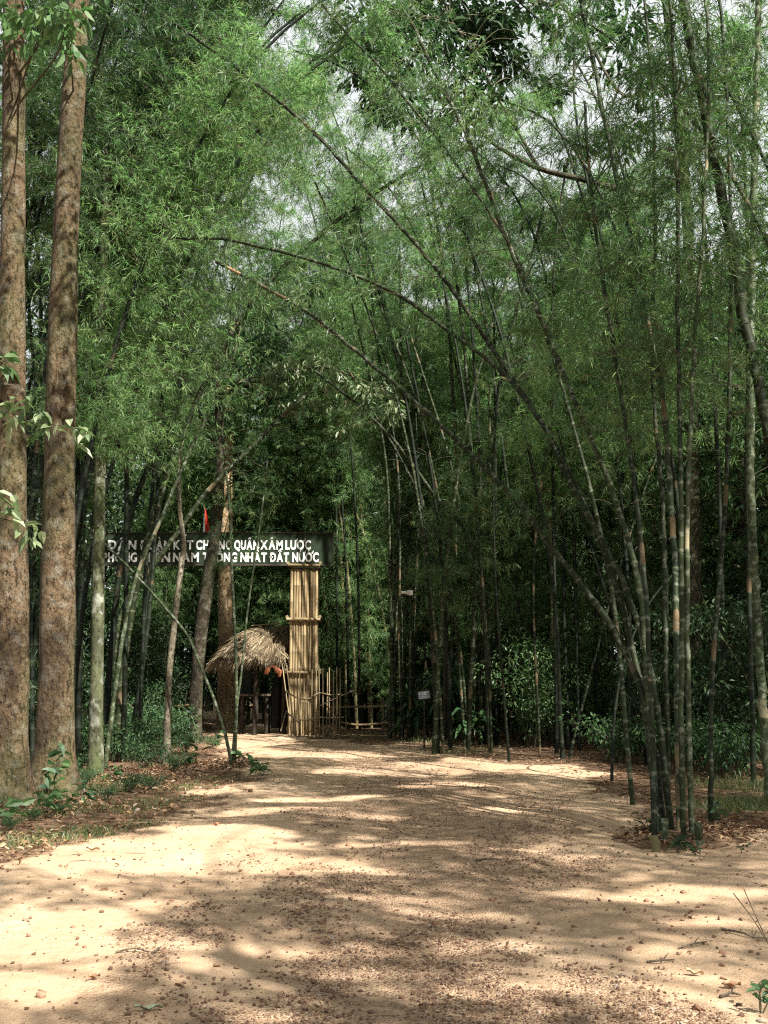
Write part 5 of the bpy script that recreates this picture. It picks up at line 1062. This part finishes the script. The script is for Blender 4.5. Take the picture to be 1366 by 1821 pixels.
TOP = [([(120, 1320), (160, 1000), (220, 760), (300, 540), (400, 330), (500, 180), (600, 90), (700, 40)], 17.5), ([(90, 1330), (130, 950), (190, 690), (280, 420), (370, 220), (460, 90), (550, 10)], 16.5), ([(240, 1300), (270, 1000), (315, 740), (385, 480), (470, 270), (560, 140), (660, 70)], 23),
    ([(1000, 1330), (985, 1050), (945, 820), (880, 560), (790, 330), (700, 190), (610, 120), (520, 90)], 20), ([(930, 1320), (920, 1050), (895, 800), (850, 500), (780, 250), (700, 100), (640, 0)], 24), ([(700, 1310), (697, 1050), (690, 850), (670, 600), (640, 380), (600, 220), (540, 110)], 27.5),
    ([(640, 1300), (636, 1000), (620, 750), (580, 480), (520, 260), (460, 120)], 31), ([(620, 1300), (615, 1000), (600, 780), (590, 560), (610, 380), (650, 240), (700, 160)], 32), ([(110, 1320), (140, 950), (200, 640), (290, 400), (390, 250), (490, 180), (590, 160)], 18.5), ([(1120, 1340), (1110, 900), (1080, 560), (1030, 330), (960, 160), (880, 40)], 22), ([(1060, 1330), (1060, 900), (1040, 600), (1000, 400), (930, 260), (850, 180)], 24), ([(1190, 1350), (1180, 900), (1150, 500), (1090, 250), (1010, 90), (920, 0)], 20.5), ([(1090, 1330), (1085, 900), (1070, 600), (1060, 380), (1080, 220), (1120, 100)], 25), ([(1010, 1325), (1000, 900), (1010, 600), (1030, 450), (1060, 330), (1110, 230)], 23), ([(80, 1330), (150, 850), (250, 480), (370, 230), (480, 80), (600, -20)], 15.5), ([(1150, 1350), (1130, 850), (1090, 520), (1040, 300), (1020, 150), (1030, 20)], 19), ([(1230, 1370), (1200, 850), (1130, 520), (1060, 330), (980, 220), (900, 180)], 18.5), ([(100, 1330), (180, 850), (290, 500), (420, 260), (540, 120), (660, 60)], 19.5), ([(760, 1300), (745, 900), (700, 600), (640, 420), (580, 330), (520, 290)], 28), ([(860, 1310), (850, 900), (800, 600), (740, 420), (680, 320), (600, 250)], 27), ([(600, 1290), (598, 900), (590, 600), (600, 430), (640, 330), (690, 270)], 32), ([(950, 1320), (945, 850), (930, 560), (900, 400), (850, 300)], 26), ([(1290, 1380), (1280, 900), (1260, 500), (1240, 250), (1200, 60), (1150, -60)], 17), ([(1340, 1390), (1330, 900), (1330, 500), (1320, 220), (1290, 20)], 15.5), ([(1030, 1330), (1020, 950), (1000, 650), (950, 420), (880, 300), (800, 240)], 23), ([(1130, 1340), (1110, 950), (1070, 650), (1010, 430), (950, 330), (880, 290)], 21), ([(990, 1330), (985, 950), (980, 650), (990, 420), (1010, 290), (1040, 200)], 22)]
for pts, Yx in TOP: hero('tall bamboo whose feathery top closes the gap of sky high over the path', pts, .5, 8 * 20 / Yx, 4 * 20 / Yx, .36, 10, 1.85, 'culm_dark', .15, Y0=Yx, group='tall bamboos closing the sky over the path', leaf='bleaf_lit', lpt=8, twigs=9)
# fanned clump beyond the fence
CL = 'thin sunlit bamboo stem leaning left in the clump beyond the rail fence'
gq = np.random.default_rng(8)
for i in range(20):
    ub = gq.uniform(590, 705); lean = gq.uniform(20, 260) * (1 - (ub - 590) / 240); top = gq.uniform(480, 820); Y = gq.uniform(32, 37)
    vb_ = CY + (1207 - CY) + 1.55 * F / Y; pts = [(ub, vb_), (ub - lean * .12, vb_ - (vb_ - top) * .33), (ub - lean * .42, vb_ - (vb_ - top) * .66), (ub - lean, top)]
    hero(CL, pts, 0, gq.uniform(5, 8), 3.2, .10, 6, 1.35, 'culm_straw' if i % 3 else 'culm_tan', .19, Y0=Y, group='stems of the clump beyond the rail fence', leaf='bleaf_lit', node=.42, up=.2, keep=(i % 2 == 0))
CL = 'thin dark green bamboo stem in the tight clump beside the strap leaved plant'
for i in range(14):
    ub = gq.uniform(690, 735); lean = gq.uniform(-70, 60); top = gq.uniform(430, 760); Y = gq.uniform(25.5, 28); vb_ = 1207 + 1.55 * F / Y
    pts = [(ub, vb_), (ub - lean * .2 + 5, vb_ - (vb_ - top) * .33), (ub - lean * .5 + 12, vb_ - (vb_ - top) * .66), (ub - lean * 1.3, top)]
    hero(CL, pts, 0, gq.uniform(5, 8), 3.5, .3, 4, 1.15, 'culm' if i % 4 else 'culm_tan', .17, Y0=Y, group='stems of the clump beside the strap leaved plant', node=.4, up=.2)
CL = 'dark bamboo stem in the shaded clump left of the sunlit shrubs'
for i in range(14):
    ub = gq.uniform(770, 890); lean = gq.uniform(-230, 230); top = gq.uniform(300, 700); Y = gq.uniform(21.5, 25); vb_ = 1207 + 1.55 * F / Y
    pts = [(ub, vb_), (ub - lean * .15, vb_ - (vb_ - top) * .33), (ub - lean * .5, vb_ - (vb_ - top) * .66), (ub - lean * 1.2, top)]
    hero(CL, pts, 0, gq.uniform(6, 9), 4, .3, 4, 1.1, 'culm' if i % 3 else 'culm_dark', .16, Y0=Y, group='dark stems left of the sunlit shrubs', node=.38, up=.25)

# ------------------------------------------------------------------ bamboo thickets left, right and beyond: eight kinds, copied
g = np.random.default_rng(600)
KB = [make_bamboo(H, ln, g, r_, m_, lf, f0_, nb_, bl_, LL_) for H, ln, r_, m_, lf, f0_, bl_, LL_, nb_ in ((12.5, .28, .045, 'culm', 'bleaf', .48, 1.15, .135, 5), (14, .20, .05, 'culm_dark', 'bleaf', .52, 1.2, .135, 5), (10.5, .40, .04, 'culm', 'bleaf', .42, 1.05, .13, 5), (15.5, .25, .05, 'culm', 'bleaf_lit', .30, 1.45, .17, 10), (13, .35, .045, 'culm_tan', 'bleaf_lit', .22, 1.45, .17, 10), (9, .30, .035, 'culm', 'bleaf', .25, 1.0, .135, 5), (17, .22, .055, 'culm', 'bleaf_lit', .30, 1.55, .18, 10), (7.5, .35, .03, 'culm', 'bleaf_lit', .10, 1.1, .16, 7), (19, .24, .055, 'culm_dark', 'bleaf', .52, 1.6, .15, 11), (11, .22, .035, 'culm_dark', 'bleaf', .12, 1.3, .15, 7))]
KH = [(12.5, .28), (14, .20), (10.5, .40), (15.5, .25), (13, .35), (9, .30), (17, .22), (7.5, .35), (19, .24), (11, .22)]
used = set()
def blocks_gate(k, x, y, az, sc):
    H, ln = KH[k]; s_ = np.linspace(.1, 1, 16); X = x + ln * H * s_ ** 2.2 * sc * math.cos(az); Y = y + ln * H * s_ ** 2.2 * sc * math.sin(az); Z = H * (s_ - .16 * s_ ** 3.2) * sc
    t = (Y - 28.2) / -S[1]; t = np.where(Y < 28.2, t, 0) ; bx = X + S[0] * t * -1 * -1 ; q = (28.2 - Y) / S[1]; QX = X + S[0] * q; QZ = Z + S[2] * q
    u, v, yc = project(np.stack([X, Y, Z], -1)); sees = (Y < 33) & (((u > 140) & (u < 640) & (v > 925) & (v < 1015)) | ((u > 370) & (u < 640) & (v > 905) & (v < 1300)))
    if sees.any(): return True
    G = np.stack([X, Y, Z], -1); G = G - (G[:, 2] / S[2])[:, None] * S; gu, gv, gy = project(G)
    for a, b, c, d in ((860, 1360, 190, 11), (150, 1528, 330, 30), (50, 1690, 165, 88), (540, 1335, 150, 16), (1010, 1374, 70, 9)):
        if (((gu - a) / c) ** 2 + ((gv - b) / d) ** 2 < 1.1)[(s_ > .4)].any(): return True
    for (Yp, x0, x1, z0, z1) in ((32.0, -2.0, 1.2, .3, 7.0), (22.5, 2.6, 4.9, .5, 3.6), (28.4, -9.8, -4, 3.9, 6.4)):
        q = (Yp - Y) / S[1]; hit = (Y < Yp - 1.0) & (X + S[0] * q > x0) & (X + S[0] * q < x1) & (Z + S[2] * q > z0) & (Z + S[2] * q < z1)
        if hit[s_ > .45].any(): return True
    return bool(((Y < 28) & (QX > -5.4) & (QX < .3) & (QZ > -.3) & (QZ < 7.0)).any())
def put(k, x, y, az, sc, label, group):
    if blocks_gate(k, x, y, az, sc): return
    p = (x, y, float(gz(x, y)) - .03); rot = (g.normal() * .03, g.normal() * .03, az)
    if k not in used: used.add(k); o = KB[k]; o.location = p; o.rotation_euler = rot; o.scale = (sc,) * 3
    else: o = dup(KB[k], p, rot, sc)
    o['label'] = label; o['group'] = group
def clump(cx, cy, n, rad, kinds, az, spread, label, group, smin=.85, smax=1.15):
    for i in range(n):
        a = g.random() * 6.28; r = rad * g.random() ** .5; put(kinds[g.integers(len(kinds))], cx + r * math.cos(a), cy + r * math.sin(a), az + g.normal() * spread, g.uniform(smin, smax), label, group)
PI = math.pi
BR = ('slender green bamboo in the dense shaded thicket along the right side', 'bamboos of the right thicket'); BL = ('slender green bamboo in the thicket behind the left trunks', 'bamboos of the left thicket'); BB = ('tall feathery bamboo in the sunlit grove beyond the gate', 'bamboos beyond the gate')
for cx, cy, n, kk in ((7.4, 13.5, 7, (0, 1, 2)), (6.6, 18, 8, (0, 1, 5)), (8.5, 20.5, 7, (1, 0, 2)), (6.5, 23.5, 7, (0, 3, 5)), (9, 26, 7, (3, 1, 0)), (5.8, 28.5, 7, (3, 4, 5)), (9.5, 32, 7, (3, 6, 4)), (6.0, 34.5, 8, (3, 6, 4))): clump(cx, cy, n, .9, kk, PI + .1, .6, *BR)
for cx, cy, n, kk in ((-9.5, 24, 7, (0, 1, 3)), (-7, 27, 6, (3, 0, 2)), (-10.5, 31, 7, (3, 6, 4)), (-7.8, 34.5, 7, (3, 4, 6)), (-10.5, 20, 5, (1, 8))): clump(cx, cy, n, .8, kk, 0, .6, *BL)
for cx, cy, n, kk in ((-5.2, 40, 8, (3, 6, 4)), (-2.2, 41, 8, (6, 4, 3)), (1.0, 39, 8, (3, 6, 4)), (3.8, 37.5, 8, (6, 3, 4)), (2.2, 34.5, 5, (4, 3, 7)), (-.2, 45, 7, (6, 3)), (-8.5, 43, 7, (6, 3)), (6.5, 41, 7, (6, 3))): clump(cx, cy, n, 1.0, kk, -PI / 2, 1.2, *BB)

for cx, cy, n in ((-8.6, 18.5, 4), (-8.0, 22.5, 5), (-7.4, 27.5, 5)): clump(cx, cy, n, .9, (8,), 0.1, .45, *BL, smin=1.0, smax=1.25)
for cx, cy, n in ((6.6, 12.5, 3), (7.4, 16.5, 3), (8.0, 20.0, 3), (7.5, 24.0, 2)): clump(cx, cy, n, .8, (0, 1, 3), PI - .1, .45, *BR, smin=1.0, smax=1.25)
for cx, cy, n in ((4.6, 31.5, 5), (-4.4, 35.5, 5), (-1.0, 36.5, 6), (3.4, 41, 6)): clump(cx, cy, n, 1.0, (3, 6, 4), -PI / 2, 1.4, *BB, smin=1.0, smax=1.25)

for cx, cy, n in ((-7.4, 29.5, 5), (-8.2, 31.0, 5), (-7.4, 32.5, 5), (-3.6, 34.5, 4)): clump(cx, cy, n, .9, (4, 7, 7, 3), .2, 1.0, *BL)

for cx, cy, n in ((-6.6, 17.5, 4), (-7.4, 20.5, 4), (-6.2, 23.0, 4), (-6.8, 27.0, 5)): clump(cx, cy, n, .9, (8,), .05, .5, *BL, smin=.9, smax=1.15)
for cx, cy, n in ((7.6, 17.5, 2), (8.0, 22.0, 2), (7.0, 27.5, 3)): clump(cx, cy, n, .9, (8,), PI, .5, *BR, smin=.9, smax=1.15)
for cx, cy, n in ((3.4, 36.5, 5), (6.6, 30.0, 4), (-.3, 38.5, 5), (-3.9, 37.5, 5)): clump(cx, cy, n, .9, (8, 6), PI / 2, 1.6, *BB, smin=1.1, smax=1.3)

for cx, cy, n in ((-.6, 32, 4), (.8, 33.5, 4), (2.2, 31, 4), (3.6, 28.5, 4), (4.6, 25.5, 3), (1.2, 29.5, 3)): clump(cx, cy, n, .8, (7, 5), 0, 3.1, 'low feathery young bamboo filling the gaps right of the gate', 'low young bamboos right of the gate', smin=.7, smax=1.15)
# dead canes leaning across the dark right hand wall
for i, pts in enumerate(([(1180, 1340), (1060, 1000), (990, 760)], [(1010, 1330), (1120, 950), (1240, 620)], [(1330, 1360), (1230, 1000), (1120, 690)], [(960, 1325), (950, 1000), (985, 700)], [(1290, 1350), (1330, 900), (1320, 560)])):
    hero('thin dead cane leaning among the dark shrubs on the right', pts, .3, 5, 3, .6, 2, .5, 'culm_tan' if i % 2 else 'culm_dark', .12, Y0=19.5 + i * .4, group='dead canes among the right shrubs', lpt=3, twigs=4)
# old cut stumps at the clump foot
for i, (u, v, h, r_) in enumerate(((1166, 1512, .14, .042), (1206, 1505, .09, .04), (1243, 1500, .20, .038), (1182, 1500, .26, .036), (1222, 1510, .06, .04))):
    p = atg(u, v); mb = MB(); P = np.array([p - [0, 0, .05], p + [.005, 0, h * .5], p + [.01 * (i - 2), 0, h]]); tube(mb, P, [r_ * 1.05, r_, r_], 12, a=np.linspace(.2, .9, 3) + i, cap=False); tube(mb, P[::-1] + [0, 0, .0], [r_ * .78, r_ * .78, r_ * .7], 12, a=.5)
    o = link('bamboo_stump', mb.mesh('bamboo_stump', M['culm_pale' if i else 'culm_straw'])); tag(o, ('short pale cut bamboo stump at the left foot of the right clump', 'low cut bamboo stump in the middle of the clump foot', 'taller cut stump at the right foot of the clump', 'tallest old cut stump inside the right bamboo clump', 'lowest cut stump in front of the right bamboo clump')[i], 'stump')

# low leafy bamboos closing the shaded right side between the path clump and the trees
for cx, cy, n in ((6.2, 17.0, 4), (7.0, 20.5, 5), (5.6, 23.5, 5), (6.6, 26.5, 5), (4.6, 27.5, 5), (3.4, 30.0, 5), (5.4, 14.5, 3), (8.4, 15.5, 4), (8.8, 18.5, 4), (2.2, 33.5, 5)): clump(cx, cy, n, .9, (5, 2, 9), PI, 1.6, *BR, smin=.85, smax=1.2)

for cx, cy, n in ((-2.8, 39.5, 5), (.8, 37, 5), (3.0, 39.5, 5), (5.2, 36, 4), (-6.2, 37.5, 5)): clump(cx, cy, n, 1.0, (6, 8), -PI / 2, 1.2, *BB, smin=1.1, smax=1.35)
for cx, cy, n in ((-7.6, 18.5, 3), (-6.8, 22.0, 3), (-6.6, 25.0, 3)): clump(cx, cy, n, .9, (8,), .1, .35, *BL, smin=1.0, smax=1.2)
for cx, cy, n in ((7.8, 15.5, 3), (7.6, 19.5, 3), (8.2, 24.0, 4)): clump(cx, cy, n, .9, (8,), PI, .4, *BR, smin=1.0, smax=1.2)
